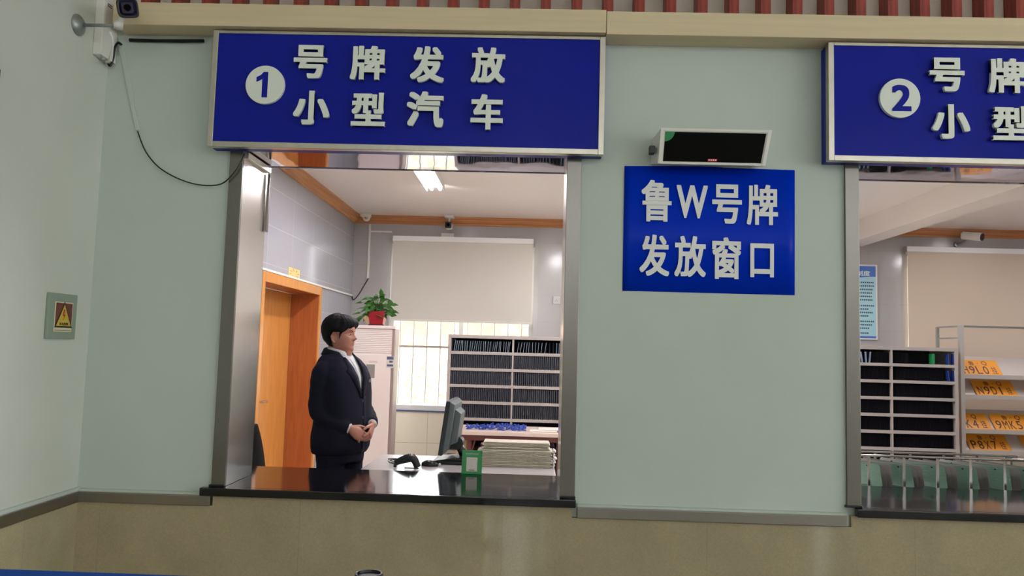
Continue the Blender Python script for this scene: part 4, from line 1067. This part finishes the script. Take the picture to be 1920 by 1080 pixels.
# ------------------------------------------------------------------ second window: steel rack with yellow plates
rk = empty('display_rack', (4.4, 7.3, 0), 'open steel rack with sloping shelves holding yellow plates', 'rack')
KX0, KX1, KYF, KYB = 4.35, 6.2, 7.75, 8.225
KX0 = at(1803, 700, Y=KYF).x
zt_ = at(1800, 610, Y=KYF).z
for x in (KX0, KX1):
    MB().box(x - .020, x + .020, KYF - .02, KYF + .02, 0, zt_).build('post', 'shelf_steel', rk)
for x in (KX0, KX1):
    MB().box(x - .012, x + .012, KYB - .05, KYB - .02, 0, zt_ - .005).build('rear_post', 'chrome', rk)
    for z in (zt_ - .008, zt_ - .125):
        MB().box(x - .010, x + .010, KYF + .021, KYB - .051, z - .009, z + .007).build('side_bar', 'chrome', rk)
MB().box(KX0 + .021, KX1 - .021, KYF - .012, KYF + .012, zt_ - .02, zt_).build('top_bar', 'chrome', rk)
plates = [
    # text, category, pixel x of the lower left corner, row top y, row bottom y
    ('H9L0', 1805, 676, 704, 0), ('N9D1', 1833, 712, 742, 1), ('JK4', 1785, 775, 806, 2), ('9MK5', 1868, 776, 806, 2), ('P8X7', 1821, 814, 845, 3), ('', 1925, 818, 848, 3)]
rowz = []
lean = radians(42)
PLW, PLH = .405, .203
for (yb) in (704, 742, 806, 845):
    b = at(1850, yb, Y=KYF + .034); rowz.append(b.z)
for z in rowz + [.42]:
    ledge = MB().box(KX0 + .021, KX1 - .021, KYF - .006, KYF + .045, z - .034, z - .004).box(KX0 + .021, KX1 - .021, KYF - .006, KYF - .002, z - .004, z + .008)
    ledge.build('shelf_lip', 'shelf_steel', rk)
    c, s_ = cos(lean), sin(lean)
    MB().prism([(KX0 + .021, KYF + .046, z - .006), (KX0 + .021, KYF + .050, z - .010), (KX0 + .021, KYF + .050 + .26 * s_, z - .010 + .26 * c), (KX0 + .021, KYF + .046 + .26 * s_, z - .006 + .26 * c)], (KX1 - KX0 - .042, 0, 0)).build('sloping_shelf', 'shelf_steel', rk) if z > .5 else None
labs = {'H9L0': 'yellow plate reading H9L0 in the top row of the steel rack', 'N9D1': 'yellow plate reading N9D1 in the second row of the steel rack',
        'JK4': 'yellow plate reading JK4 beside the rack post in the third row', '9MK5': 'yellow plate reading 9MK5 at the right edge in the third row',
        'P8X7': 'yellow plate reading P8X7 in the lowest row of the steel rack', '': 'yellow plate cut off by the right edge in the lowest row'}
for txt, px, yt, yb, row in plates:
    b = at(px, yb, Y=KYF + .034)
    z = rowz[row]
    o = empty('licence_plate', (b.x + PLW / 2, KYF + .034, z), labs[txt], 'licence plate', 'yellow plates on the steel rack')
    R_ = Matrix.Translation(Vector((b.x + PLW / 2, KYF + .034, z))) @ Matrix.Rotation(-lean, 4, 'X')
    MB().box(-PLW / 2, PLW / 2, 0, .0016, .0, PLH, R_).build('plate', 'plate_yellow', o, bevel=.0006)
    rot = (-lean, 0, 0)
    def onp(u, v): return R_ @ Vector((u, -.0006, v))
    if txt:
        glyph('region_mark', '鲁', onp(-.060, PLH * .78), .054, .054, .0006, 'plate_ink', o, .0, rot)
        glyph('region_letter', 'Q', onp(.071, PLH * .78), .052, .059, .0006, 'plate_ink', o, .0, rot)
        glyph('region_dot', '·', onp(.005, PLH * .78), .009, .009, .0006, 'plate_ink', o, .0, rot)
        n = len(txt); u0 = -.148 + (4 - n) * .0675
        for i, chx in enumerate(txt):
            glyph('plate_character', 'I' if chx == '1' else chx, onp(u0 + i * .0675, PLH * .34), None if chx == '1' else .050, .100, .0006, 'plate_ink', o, .006, rot)
        glyph('plate_character', '挂', onp(.139, PLH * .34), .050, .094, .0006, 'plate_ink', o, .0, rot)

# rail rack with green plates on a desk behind the second counter
d2 = empty('desk', (3.2, 4.9, 0), 'desk behind the second counter, under the rack of green plates', 'desk')
MB().box(1.5, 4.6, 4.50, 5.30, .70, .73).build('desk_top', 'desk', d2, bevel=.003)
for x in (1.55, 4.5): MB().box(x, x + .04, 4.54, 5.25, 0, .6995).build('side_panel', 'shelf', d2)
rr_ = empty('plate_rack', (2.8, 4.78, .73), 'low steel rail rack full of green plates behind the second counter', 'rack')
zr = .930
GX0, GX1 = 1.70, 3.75; GYF, GYB = 4.60, 5.02
MB().tube([(GX0, GYF, zr), (GX1, GYF, zr)], .0075, 10).build('front_rail', 'rail', rr_, smooth=True)
zb_ = at(1750, 851, Y=GYB).z; xe = at(1884, 852, Y=GYB).x
MB().tube(smooth_path([(GX0, GYB, zb_), (xe - .03, GYB, zb_), (xe, GYB, zb_ - .02), (xe, GYB, .746)], 5), .0075, 10).build('rear_rail', 'rail', rr_, smooth=True)
MB().box(GX0, GX1, GYF - .02, GYB + .02, .7305, .742).build('tray', 'steel_h', rr_)
for px in (1629, 1695, 1758, 1820, 1884):
    x = at(px, 880, Y=GYF).x
    MB().box(x - .007, x + .007, GYF - .003, GYF + .003, .7425, zr).build('divider_post', 'rail', rr_)
    x = at(px + 12, 870, Y=GYB).x
    MB().box(x - .007, x + .007, GYB - .003, GYB + .003, .7425, zb_).build('divider_post', 'rail', rr_)
# one green plate, turned well away from the camera, then copies
gpl = MB()
L_, H_ = .42, .138
outl = [(-L_ / 2 + .01, 0), (L_ / 2 - .01, 0), (L_ / 2, .01), (L_ / 2, H_ - .01), (L_ / 2 - .01, H_), (-L_ / 2 + .01, H_), (-L_ / 2, H_ - .01), (-L_ / 2, .01)]
gpl.prism([(x, 0, z) for x, z in outl], (0, .0012, 0))
gpb = MB(); gpb.v = list(gpl.v); gpb.f = list(gpl.f); gpb.mi = list(gpl.mi)
proto_k = None
def hole(mb, x, z): return mb.prism([(x + .007 * cos(a), -.0004, z + .0045 * sin(a)) for a in [2 * pi * k / 12 for k in range(12)]], (0, .002, 0))
order = ['nearest the left post of the opening', 'second one, beside the first divider', 'middle one, right of the second divider', 'fourth one, right of the third divider', 'last one before the rail ends', 'cut off by the right edge']
proto_g = None
specs = [1664, 1724, 1786, 1846, 1906, 1962]          # where the near end of each front plate stands
ZT = .7425; ANG = radians(-58)
for i, px in enumerate(specs):
    near = at(px - 12, 895, Y=4.635)
    for k in range(3):
        if k and proto_k is None:
            proto_k = empty('green_plate', (0, 0, 0), '', 'licence plate'); g = proto_k
            gpb.build('plate', 'plate_back', proto_k)
        elif k: g = copy_tree(proto_k)
        elif proto_g is None:
            proto_g = empty('green_plate', (0, 0, 0), '', 'licence plate', 'green plates in the rail rack')
            gpl.build('plate', 'plate_green', proto_g)
            hm = MB(); hole(hm, -.13, H_ - .016); hole(hm, .13, H_ - .016); hm.build('mounting_holes', 'black', proto_g)
            g = proto_g
        else: g = copy_tree(proto_g)
        an = ANG - radians(1.5 * k + .7 * (i % 3))
        g.location = (near.x - .20 * cos(an) + .034 * k, 4.635 - .20 * sin(an) + .004 * k, ZT); g.rotation_euler = (radians(13 + 4 * (i % 2) - 3 * k), 0, an)
        if k == 0: g['label'] = 'green and white plate in the rail rack, ' + order[i]
        else:
            g['label'] = 'grey backed plate packed close behind a green one in the rail rack'; g['group'] = 'rear plates in the rail rack'; g.scale = (.97, 1, .96)
# ------------------------------------------------------------------ the man behind the first counter
BYAW, HYAW = radians(-28), radians(20)
man = empty('person', (-1.212, 5.0, 0), 'man in a dark navy suit and white shirt, hands clasped, standing behind the first counter', 'person')
man.rotation_euler = (0, 0, BYAW); man.scale = (1.0, 1.0, 1.0)
def lerp(a, b, t): return a + (b - a) * t
def table(tab, z):
    if z <= tab[0][0]: return tab[0][1:]
    for a, b in zip(tab, tab[1:]):
        if z <= b[0]:
            t = (z - a[0]) / (b[0] - a[0]); t = t * t * (3 - 2 * t) * .35 + t * .65
            return [lerp(p, q, t) for p, q in zip(a[1:], b[1:])]
    return tab[-1][1:]
def se(c, n=2.4):
    return abs(c) ** (2 / n) * (1 if c >= 0 else -1)
def mesh_of(mb):
    me = bpy.data.meshes.new('tmp'); me.from_pydata([tuple(p) for p in mb.v], [], mb.f); me.update()
    bm = bmesh.new(); bm.from_mesh(me); bmesh.ops.recalc_face_normals(bm, faces=bm.faces); bm.to_mesh(me); bm.free()
    return me
def remesh(mb, vox, it=4, fac=.5):
    """one continuous skin over everything in mb"""
    o = bpy.data.objects.new('tmp', mesh_of(mb)); COL.objects.link(o)
    r = o.modifiers.new('r', 'REMESH'); r.mode = 'VOXEL'; r.voxel_size = vox; r.adaptivity = 0
    s = o.modifiers.new('s', 'SMOOTH'); s.factor = fac; s.iterations = it
    dg = bpy.context.evaluated_depsgraph_get(); dg.update()
    me = bpy.data.meshes.new_from_object(o.evaluated_get(dg))
    old = o.data; bpy.data.objects.remove(o); bpy.data.meshes.remove(old)
    return me
def put_mesh(name, me, mats, parent, smooth=True):
    me.name = name; me.materials.clear()
    for q in (mats if isinstance(mats, (list, tuple)) else [mats]): me.materials.append(M[q])
    for p in me.polygons: p.use_smooth = smooth
    o = bpy.data.objects.new(name, me); COL.objects.link(o); o.parent = parent; o['_o'] = [0, 0, 0]
    return o
def loc(mb, name, mats, parent, smooth=True, sub=0, thick=0):
    o = put_mesh(name, mesh_of(mb), mats, parent, smooth)
    if thick: s = o.modifiers.new('t', 'SOLIDIFY'); s.thickness = thick; s.offset = 0
    if sub: s = o.modifiers.new('s', 'SUBSURF'); s.levels = sub; s.render_levels = sub
    return o

# head: rings of a profile, with brow, nose, lips and chin
HT = [(-.120, .058, .006, .026), (-.112, .074, -.004, .046), (-.100, .084, -.016, .058), (-.085, .0875, -.032, .0665), (-.070, .0870, -.050, .0715), (-.055, .0885, -.064, .0745),
      (-.040, .0895, -.076, .0765), (-.020, .0890, -.088, .0775), (.0, .0865, -.095, .0765), (.020, .0925, -.099, .0770), (.045, .0945, -.101, .0770), (.070, .0885, -.097, .0740),
      (.090, .0740, -.084, .0660), (.105, .0520, -.062, .0510), (.114, .026, -.036, .030), (.118, .006, -.012, .010)]
def gs(x, s): return exp(-(x / s) ** 2)
def head_pt(z, ph, grow=0.0, face=True):
    xf, xb, hw = table(HT, z)
    c, s = cos(ph), sin(ph)
    xc = -.005
    x = xc + se(c, 2.15) * ((xf - xc) if c > 0 else (xc - xb)); y = se(s, 2.15) * hw
    if face and c > 0:
        n = gs(y, .0105 + .004 * gs(z + .028, .012)) * (.0205 * gs(z + .027, .012) + .0135 * gs(z + .012, .016) + .006 * gs(z - .006, .014)) * (1 if z > -.045 else gs(z + .045, .004))
        n += .008 * gs(abs(y) - .013, .008) * gs(z + .031, .008)
        n += gs(y, .021) * (.0045 * gs(z + .053, .0052) + .0045 * gs(z + .0645, .0058) - .0025 * gs(z + .059, .0022))
        n += .006 * gs(y, .02) * gs(z + .096, .014)
        n -= .0085 * gs(abs(y) - .031, .015) * gs(z - .002, .012)
        n += .0035 * gs(abs(y) - .030, .02) * gs(z - .021, .007)
        n += .004 * gs(abs(y) - .048, .018) * gs(z + .025, .025)
        x += n
    r = Vector((x - xc, y, 0))
    if grow and r.length > 1e-6: r = r * (1 + grow / max(r.length, .02))
    return Vector((xc + r.x, r.y, z))
HC = Vector((-.046, 0, 1.556))
HR = Matrix.Translation(HC) @ Matrix.Rotation(HYAW, 4, 'Z') @ Matrix.Rotation(radians(-2), 4, 'Y')
NZ, NP = 74, 88
def head_rings(fn):
    rings = []
    for i in range(NZ + 1):
        z = -.120 + .238 * i / NZ
        rings.append([HR @ fn(z, 2 * pi * k / NP) for k in range(NP)])
    return rings
body = MB()
body.loft(head_rings(lambda z, p: head_pt(z, p)))
body.loft([[Vector((lerp(-.062, -.054, t), 0, lerp(1.36, 1.53, t))) + Vector((.067 * cos(a) * lerp(1.12, 1.0, t), .063 * sin(a) * lerp(1.25, 1.0, t), 0)) for a in [2 * pi * k / 28 for k in range(28)]] for t in [i / 6 for i in range(7)]])
body.loft([[HR @ Vector((lerp(.020, .038, t), 0, lerp(-.155, -.100, t))) + Vector((.046 * cos(a), .050 * sin(a), 0)) for a in [2 * pi * k / 20 for k in range(20)]] for t in (0, 1)])
for s in (-1, 1):      # ears: shell, rim and lobe
    E_ = HR @ Matrix.Translation(Vector((-.012, s * .0765, -.024))) @ Matrix.Rotation(s * radians(-18), 4, 'Z') @ Matrix.Rotation(radians(-10), 4, 'Y')
    e = MB().ball((0, s * .004, 0), (.017, .006, .029), 18, 12); body.add([E_ @ p for p in e.v], e.f)
    e = MB().tube([(.008 , s * .008, -.014), (.013, s * .008, .006), (.008, s * .010, .026), (-.006, s * .012, .030), (-.016, s * .013, .020), (-.017, s * .012, .0), (-.010, s * .010, -.020), (-.001, s * .008, -.029)], .0045, 8); body.add([E_ @ p for p in e.v], e.f)
# trunk and limbs under the clothes
TT = [(.78, -.10, .10, .15), (.95, -.11, .11, .155), (1.1, -.105, .115, .145), (1.25, -.12, .115, .165), (1.34, -.12, .08, .15), (1.40, -.11, .03, .11), (1.44, -.10, -.005, .065)]
def trunk_ring(tab, z, n=40, ex=2.4, g=0.0):
    xb, xf, hw = table(tab, z)
    c0 = (xb + xf) / 2
    return [Vector((c0 + se(cos(a), ex) * ((xf - xb) / 2 + g), se(sin(a), ex) * (hw + g), z)) for a in [2 * pi * k / n for k in range(n)]]
body.loft([trunk_ring(TT, .78 + .66 * i / 20) for i in range(21)])
ARM = {-1: [(-.03, -.090, 1.325), (-.035, -.158, 1.315), (-.045, -.168, 1.20), (-.040, -.176, 1.070), (.042, -.156, 1.008), (.140, -.096, .968)],
       1: [(-.03, .090, 1.325), (-.030, .158, 1.315), (-.035, .205, 1.20), (-.025, .225, 1.085), (.065, .180, 1.028), (.165, .100, .983)]}
for s in (-1, 1):
    body.tube(smooth_path(ARM[s], 5), [lerp(.046, .027, i / 25) for i in range(26)], 16)
    body.tube([(-.005, s * .085, .84), (.0, s * .090, .48), (-.01, s * .092, .10)], [.075, .052, .038], 16)
    body.loft([[Vector((x, s * .095 + w_ * cos(a), .05 + h_ * sin(a))) for a in [2 * pi * k / 14 for k in range(14)]] for x, w_, h_ in ((-.06, .025, .025), (-.03, .035, .045), (.05, .04, .035), (.13, .042, .022), (.17, .025, .014))])
# hands: palm, four bent fingers of different length, thumb from the side of the palm
def hand(mb, W, fdir, back, side, curl, thumb_curl=.5, spread=.06):
    f = Vector(fdir).normalized(); b = Vector(back); b = (b - f * b.dot(f)).normalized(); l = f.cross(b).normalized() * side
    W = Vector(W)
    rings = []
    for t, hw_, th_ in ((-.012, .026, .020), (.012, .028, .017), (.035, .036, .0155), (.06, .041, .0145), (.082, .041, .012), (.092, .036, .009)):
        rings.append([W + f * t + l * (hw_ * cos(a)) + b * (th_ * sin(a)) for a in [2 * pi * k / 18 for k in range(18)]])
    mb.loft(rings)
    for k, (off, L, r) in enumerate(((.030, .068, .0086), (.010, .077, .0090), (-.010, .071, .0086), (-.029, .056, .0077))):
        p = W + f * .076 + l * off - b * .001; d = (f + l * spread * off / .03).normalized(); pts = [p - d * .012, p]
        for j, (fr, q) in enumerate(((.45, curl[0]), (.31, curl[1]), (.24, curl[2]))):
            ax = d.cross(b).normalized()
            d = (Matrix.Rotation(-q - .05 * k, 3, ax) @ d).normalized()
            p = p + d * (L * fr); pts.append(p)
        mb.tube(pts, [r * 1.05, r * 1.08, r, r * .92, r * .72], 12)
        mb.ball(pts[-1], r * .74, 10, 8)
    p = W + f * .022 + l * .026 - b * .003
    d = (f * .75 + l * .65 - b * .15).normalized(); pts = [p - d * .012, p]
    for fr, q in ((.036, 0), (.030, thumb_curl), (.024, thumb_curl)):
        d = (d + (-l * .55 * side * side - b * .45) * q).normalized(); p = p + d * fr; pts.append(p)
    mb.tube(pts, [.013, .0125, .0105, .0098, .0078], 12); mb.ball(pts[-1], .0080, 10, 8)
# left hand lies against the belly pointing down and inward, right hand closes over it
hand(body, (.182, .088, .978), (.30, -.62, -.72), (.78, .55, .10), 1, (.35, .45, .3), .3)
hand(body, (.150, -.095, .968), (.62, .58, -.54), (.68, -.62, .30), -1, (.55, .75, .55), .6)
bme = remesh(body, .0036, 3, .5)
bo = put_mesh('body', bme, 'skin', man)
# face details
for s in (-1, 1):
    ec = HR @ Vector((.0690, s * .031, .0010))
    eb_ = MB(); eb_.ball(ec, .0122, 16, 12); eo = loc(eb_, 'eye', 'eye_white', bo)
    fd = (HR.to_3x3() @ Vector((1, s * .10, -.02))).normalized()
    ir = MB(); a_ = fd.cross(Vector((0, 0, 1))).normalized(); b_ = a_.cross(fd)
    ir.loft([[ec + fd * h + a_ * (r * cos(q)) + b_ * (r * sin(q)) for q in [2 * pi * k / 14 for k in range(14)]] for r, h in ((.0058, .0105), (.0052, .0118), (.002, .0126))]); loc(ir, 'iris', 'iris', eo)
    for zc, sg in ((.0022, 1), (-.0040, -1)):          # lid skin over the ball, above and below the slit
        lc = MB(); rr_ = .0131; rows = []
        for i in range(6):
            h = zc + (rr_ * .985 * sg - zc) * i / 5; q_ = sqrt(max(1e-8, rr_ * rr_ - h * h))
            rows.append([ec + Vector((q_ * cos(a), q_ * sin(a), h)) for a in [2 * pi * k / 18 for k in range(18)]])
        lc.loft(rows); loc(lc, 'lid', 'skin', bo)
    ld = MB()
    for zz, r0 in ((.0085, .0026), (-.0060, .0016)):
        ld.tube([HR @ (head_pt(zz - .004 * abs(q) * (1 if zz > 0 else -1), s * (.36 + .21 * q), 0) + Vector((.0015, 0, 0))) for q in (-1, -.5, 0, .5, 1)], [r0 * .5, r0, r0 * 1.1, r0, r0 * .5], 8)
    loc(ld, 'eyelid', 'skin', bo)
    br = MB(); rows = []
    for q in [i / 6 for i in range(7)]:
        ph = s * (.17 + .46 * q); zz = .0205 + .006 * sin(pi * q * .8)
        rows.append([HR @ (head_pt(zz + dz, ph, .0012 + dx)) for dz, dx in ((-.0035 * (1 - .5 * q), 0), (0, .0022), (.0035 * (1 - .6 * q), 0), (0, -.002))])
    br.loft(rows); loc(br, 'eyebrow', 'hair', bo)
lp = MB(); rows = []
for zz, g in ((-.0500, .0003), (-.0535, .0012), (-.0580, .0002), (-.0600, .0002), (-.0650, .0012), (-.0690, .0002)):
    rows.append([HR @ head_pt(zz + .0035 * (abs(q) ** 2) * (1 if zz > -.059 else 1.6) * (-1 if zz > -.059 else 1), .235 * q, g) for q in [i / 6 - 1 for i in range(13)]])
lp.add([p for r in rows for p in r], [(i * 13 + j, i * 13 + j + 1, i * 13 + 14 + j, i * 13 + 13 + j) for i in range(5) for j in range(12)])
loc(lp, 'lips', 'lip', bo)
# hair: the head surface pushed out where hair grows and drawn in elsewhere
def hair_t(z, ph):
    a = abs((ph + pi) % (2 * pi) - pi)                    # 0 at the face, pi at the nape
    d = a / pi
    if d < .20: line = .046 + .008 * cos(a * 4)
    elif d < .36: line = lerp(.046, .010, (d - .20) / .16)
    elif d < .43: line = lerp(.012, -.030, (d - .36) / .05) if d < .41 else -.030
    elif d < .56: line = lerp(.020, .022, (d - .43) / .13)
    elif d < .64: line = lerp(.022, -.060, (d - .56) / .08)
    else: line = -.078
    e = (z - line) / .009
    k = 1 / (1 + exp(-max(-30, min(30, e * 3))))
    base = .017 + .011 * gs(d - .75, .3) * (1 if z > -.04 else .6) + .016 * gs(d, .28) * gs(z - .070, .035)
    if d > .34 and d < .44 and z < .02: base = .0085
    n = noise.noise(Vector((cos(ph) * 9, sin(ph) * 9, z * 16))) * .0045 + noise.noise(Vector((cos(ph) * 26, sin(ph) * 26, z * 30))) * .002
    return k * (base + n) - (1 - k) * .012
def hair_pt(z, ph):
    p = head_pt(z, ph, 0, False); t = hair_t(z, ph)
    xf, xb, hw = table(HT, z)
    n = Vector((p.x + .005, p.y, max(0, z - .03) * 1.1)).normalized()
    return p + n * t
hr = MB(); hr.loft(head_rings(hair_pt))
ho = loc(hr, 'hair', 'hair', man)
# suit jacket
JT = [(.795, -.150, .125, .185), (.83, -.158, .150, .197), (.90, -.163, .160, .200), (.98, -.152, .162, .192), (1.08, -.143, .160, .186), (1.18, -.152, .152, .194), (1.28, -.163, .140, .192),
      (1.345, -.160, .108, .180), (1.390, -.150, .070, .150), (1.420, -.140, .036, .112), (1.445, -.128, .014, .084), (1.452, -.121, .007, .074)]
jk = MB()
jk.loft([trunk_ring(JT, .795 + .657 * i / 34, 56) for i in range(35)])
for s in (-1, 1):
    pth = smooth_path([Vector(p) for p in ARM[s]], 6)
    n_ = len(pth); rad = []
    for i in range(n_):
        t = i / (n_ - 1); r = lerp(.055, .066, t / .25) if t < .25 else lerp(.066, .056, (t - .25) / .35) if t < .6 else lerp(.056, .041, (t - .6) / .4)
        rad.append(r + .0022 * sin(i * 2.1) + .003 * gs(t - .6, .08))
    jk.tube(pth, rad, 22)
jme = remesh(jk, .0070, 16, .5)
# open the front in a V and split it below the button
bm = bmesh.new(); bm.from_mesh(jme)
VZ0, VZ1 = 1.165, 1.46
def vhalf(z): return .006 + .060 * ((z - VZ0) / (VZ1 - VZ0)) ** .85 if z > VZ0 else 0
kill = []
for f_ in bm.faces:
    c = f_.calc_center_median()
    if c.z > VZ0 and abs(c.y) < vhalf(c.z) and c.x > -.01: kill.append(f_)
    elif c.z > 1.428 and sqrt((c.x + .057) ** 2 + c.y ** 2) < .066: kill.append(f_)
bmesh.ops.delete(bm, geom=kill, context='FACES')
bm.to_mesh(jme); bm.free()
jo = put_mesh('jacket', jme, 'suit', man)
md = jo.modifiers.new('t', 'SOLIDIFY'); md.thickness = .004; md.offset = 1
def jfront(y, z, out=0.0):
    xb, xf, hw = table(JT, z); c0 = (xb + xf) / 2; a = (xf - xb) / 2
    q = max(0.0, 1 - (abs(y) / (hw + 1e-6)) ** 2.4) ** (1 / 2.4)
    return Vector((c0 + a * q + out, y, z))
for s in (-1, 1):      # lapels with a notch, joined to the collar
    L_ = []; n_ = 16
    for i in range(n_ + 1):
        t = i / n_; z = VZ0 - .012 + (1.425 - VZ0) * t
        y0 = max(.002, vhalf(z) - .013); w_ = .012 + .060 * min(1, t / .68) if t < .70 else (.044 if t < .74 else .052 - .02 * (t - .74) / .26)
        L_.append([jfront(s * y0, z, .004), jfront(s * (y0 + w_ * .5), z, .0125), jfront(s * (y0 + w_), z - .012 * t, .0085), jfront(s * (y0 + w_), z - .012 * t, .004)])
    lm_ = MB(); lm_.loft(L_); loc(lm_, 'lapel', 'suit', jo)
cl = MB(); rows = []
for i in range(25):
    a = lerp(-2.25, 2.25, i / 24) + pi
    rx, ry = .082, .086
    for_z = 1.438 + .026 * cos((i / 24 - .5) * pi)
    c = Vector((-.057, 0, 0))
    rows.append([c + Vector((rx * cos(a), ry * sin(a), for_z + .010)), c + Vector((rx * 1.13 * cos(a), ry * 1.13 * sin(a), for_z + .006)), c + Vector((rx * 1.34 * cos(a), ry * 1.34 * sin(a), for_z - .034)), c + Vector((rx * 1.02 * cos(a), ry * 1.05 * sin(a), for_z - .030))])
cl.loft(rows); loc(cl, 'jacket_collar', 'suit', jo)
for z in (1.135, 1.03):
    p = jfront(.006, z, .003); bt = MB(); bt.lathe((0, 0, 0), [(0, 0), (.010, 0), (.010, .003), (.006, .004), (0, .003)], 16, 'x'); q = [v + p for v in bt.v]
    b2m = MB(); b2m.add(q, bt.f); loc(b2m, 'button', 'black', jo, False)
fl_ = MB(); rows = []
for i in range(12):
    z = lerp(.80, VZ0, i / 11); y = .010 + .03 * max(0, (.90 - z) / .10) ** 2
    rows.append([jfront(y, z, .003), jfront(y + .004, z, .0065), jfront(y + .030, z, .0045), jfront(y + .030, z, .002)])
fl_.loft(rows); loc(fl_, 'front_edge', 'suit', jo)
for s in (-1, 1):
    rows = []
    for i in range(8):
        y = s * lerp(.075, .165, i / 7); z = .985 + .012 * i / 7
        rows.append([jfront(y, z, .004), jfront(y, z - .004, .008), jfront(y, z - .045, .008), jfront(y, z - .047, .004)])
    pk = MB(); pk.loft(rows); loc(pk, 'pocket_flap', 'suit', jo)
bd = MB(); p0 = jfront(.098, 1.262, .006); bd.box(-.003, .004, -.012, .012, -.010, .010)
bd2 = MB(); bd2.add([v + p0 for v in bd.v], bd.f); loc(bd2, 'badge', 'chrome', jo, False)
# shirt: front panel and collar
ST = [(z, xb + .010, xf - .009, hw - .01) for z, xb, xf, hw in JT if z > 1.0] + [(1.475, -.115, -.002, .062)]
sh_ = MB(); sh_.loft([trunk_ring(ST, 1.09 + .375 * i / 20, 48) for i in range(21)])
so_ = loc(sh_, 'shirt', 'shirt', man)
for s in (-1, 1):
    cf = MB(); rows = []
    for i in range(14):
        t = i / 13; a = lerp(.12, 2.95, t) * s; rr_x, rr_y = .068, .066
        c = Vector((-.050, 0, 0)); zt_c = 1.458 + .020 * t - .018 * (1 - t) ** 2
        dn = lerp(.056, .030, min(1, t * 1.8))
        rows.append([c + Vector((rr_x * cos(a), rr_y * sin(a), zt_c + .006)), c + Vector((rr_x * 1.10 * cos(a), rr_y * 1.12 * sin(a), zt_c + .004)), c + Vector((rr_x * (1.36 - .1 * t) * cos(a + .18 * s * (1 - t)), rr_y * 1.36 * sin(a + .30 * s * (1 - t)), zt_c - dn)), c + Vector((rr_x * 1.05 * cos(a), rr_y * 1.05 * sin(a), zt_c - dn * .7))])
    cf.loft(rows); loc(cf, 'shirt_collar', 'shirt', so_)
pl = MB(); rows = []
for i in range(12):
    z = lerp(1.12, 1.40, i / 11); xb, xf, hw = table(ST, z)
    rows.append([Vector((xf - .001, -.010, z)), Vector((xf + .003, -.009, z)), Vector((xf + .003, .012, z)), Vector((xf - .001, .013, z))])
pl.loft(rows); loc(pl, 'placket', 'shirt', so_)
for s, W_ in ((-1, Vector((.150, -.095, .968))), (1, Vector((.182, .088, .978)))):
    d = (Vector(ARM[s][-1]) - Vector(ARM[s][-2])).normalized(); e = Vector(ARM[s][-1])
    cu = MB(); cu.tube([e - d * .01, e + d * .012], [.034, .033], 20); loc(cu, 'shirt_cuff', 'shirt', so_)
# trousers and shoes
tr_ = MB()
TR = [(.74, -.125, .12, .165), (.85, -.135, .125, .175), (.96, -.125, .125, .165), (1.02, -.12, .125, .158)]
tr_.loft([trunk_ring(TR, .74 + .28 * i / 8, 40) for i in range(9)])
for s in (-1, 1): tr_.tube(smooth_path([(-.005, s * .082, .86), (.0, s * .088, .66), (.002, s * .090, .46), (-.006, s * .092, .08)], 5), [lerp(.098, .066, i / 15) for i in range(16)], 22)
tme = remesh(tr_, .009, 4, .5); to = put_mesh('trousers', tme, 'suit', man)
for s in (-1, 1):
    sh2 = MB(); sh2.loft([[Vector((x, s * .095 + w_ * se(cos(a), 3), h_ / 2 + h_ / 2 * se(sin(a), 3))) for a in [2 * pi * k / 20 for k in range(20)]] for x, w_, h_ in ((-.085, .030, .06), (-.07, .040, .085), (-.01, .043, .098), (.06, .047, .075), (.13, .050, .055), (.175, .043, .045), (.195, .022, .03))])
    loc(sh2, 'shoe', 'shoe', man)
for o in bpy.data.objects:
    if '_o' in o: del o['_o']
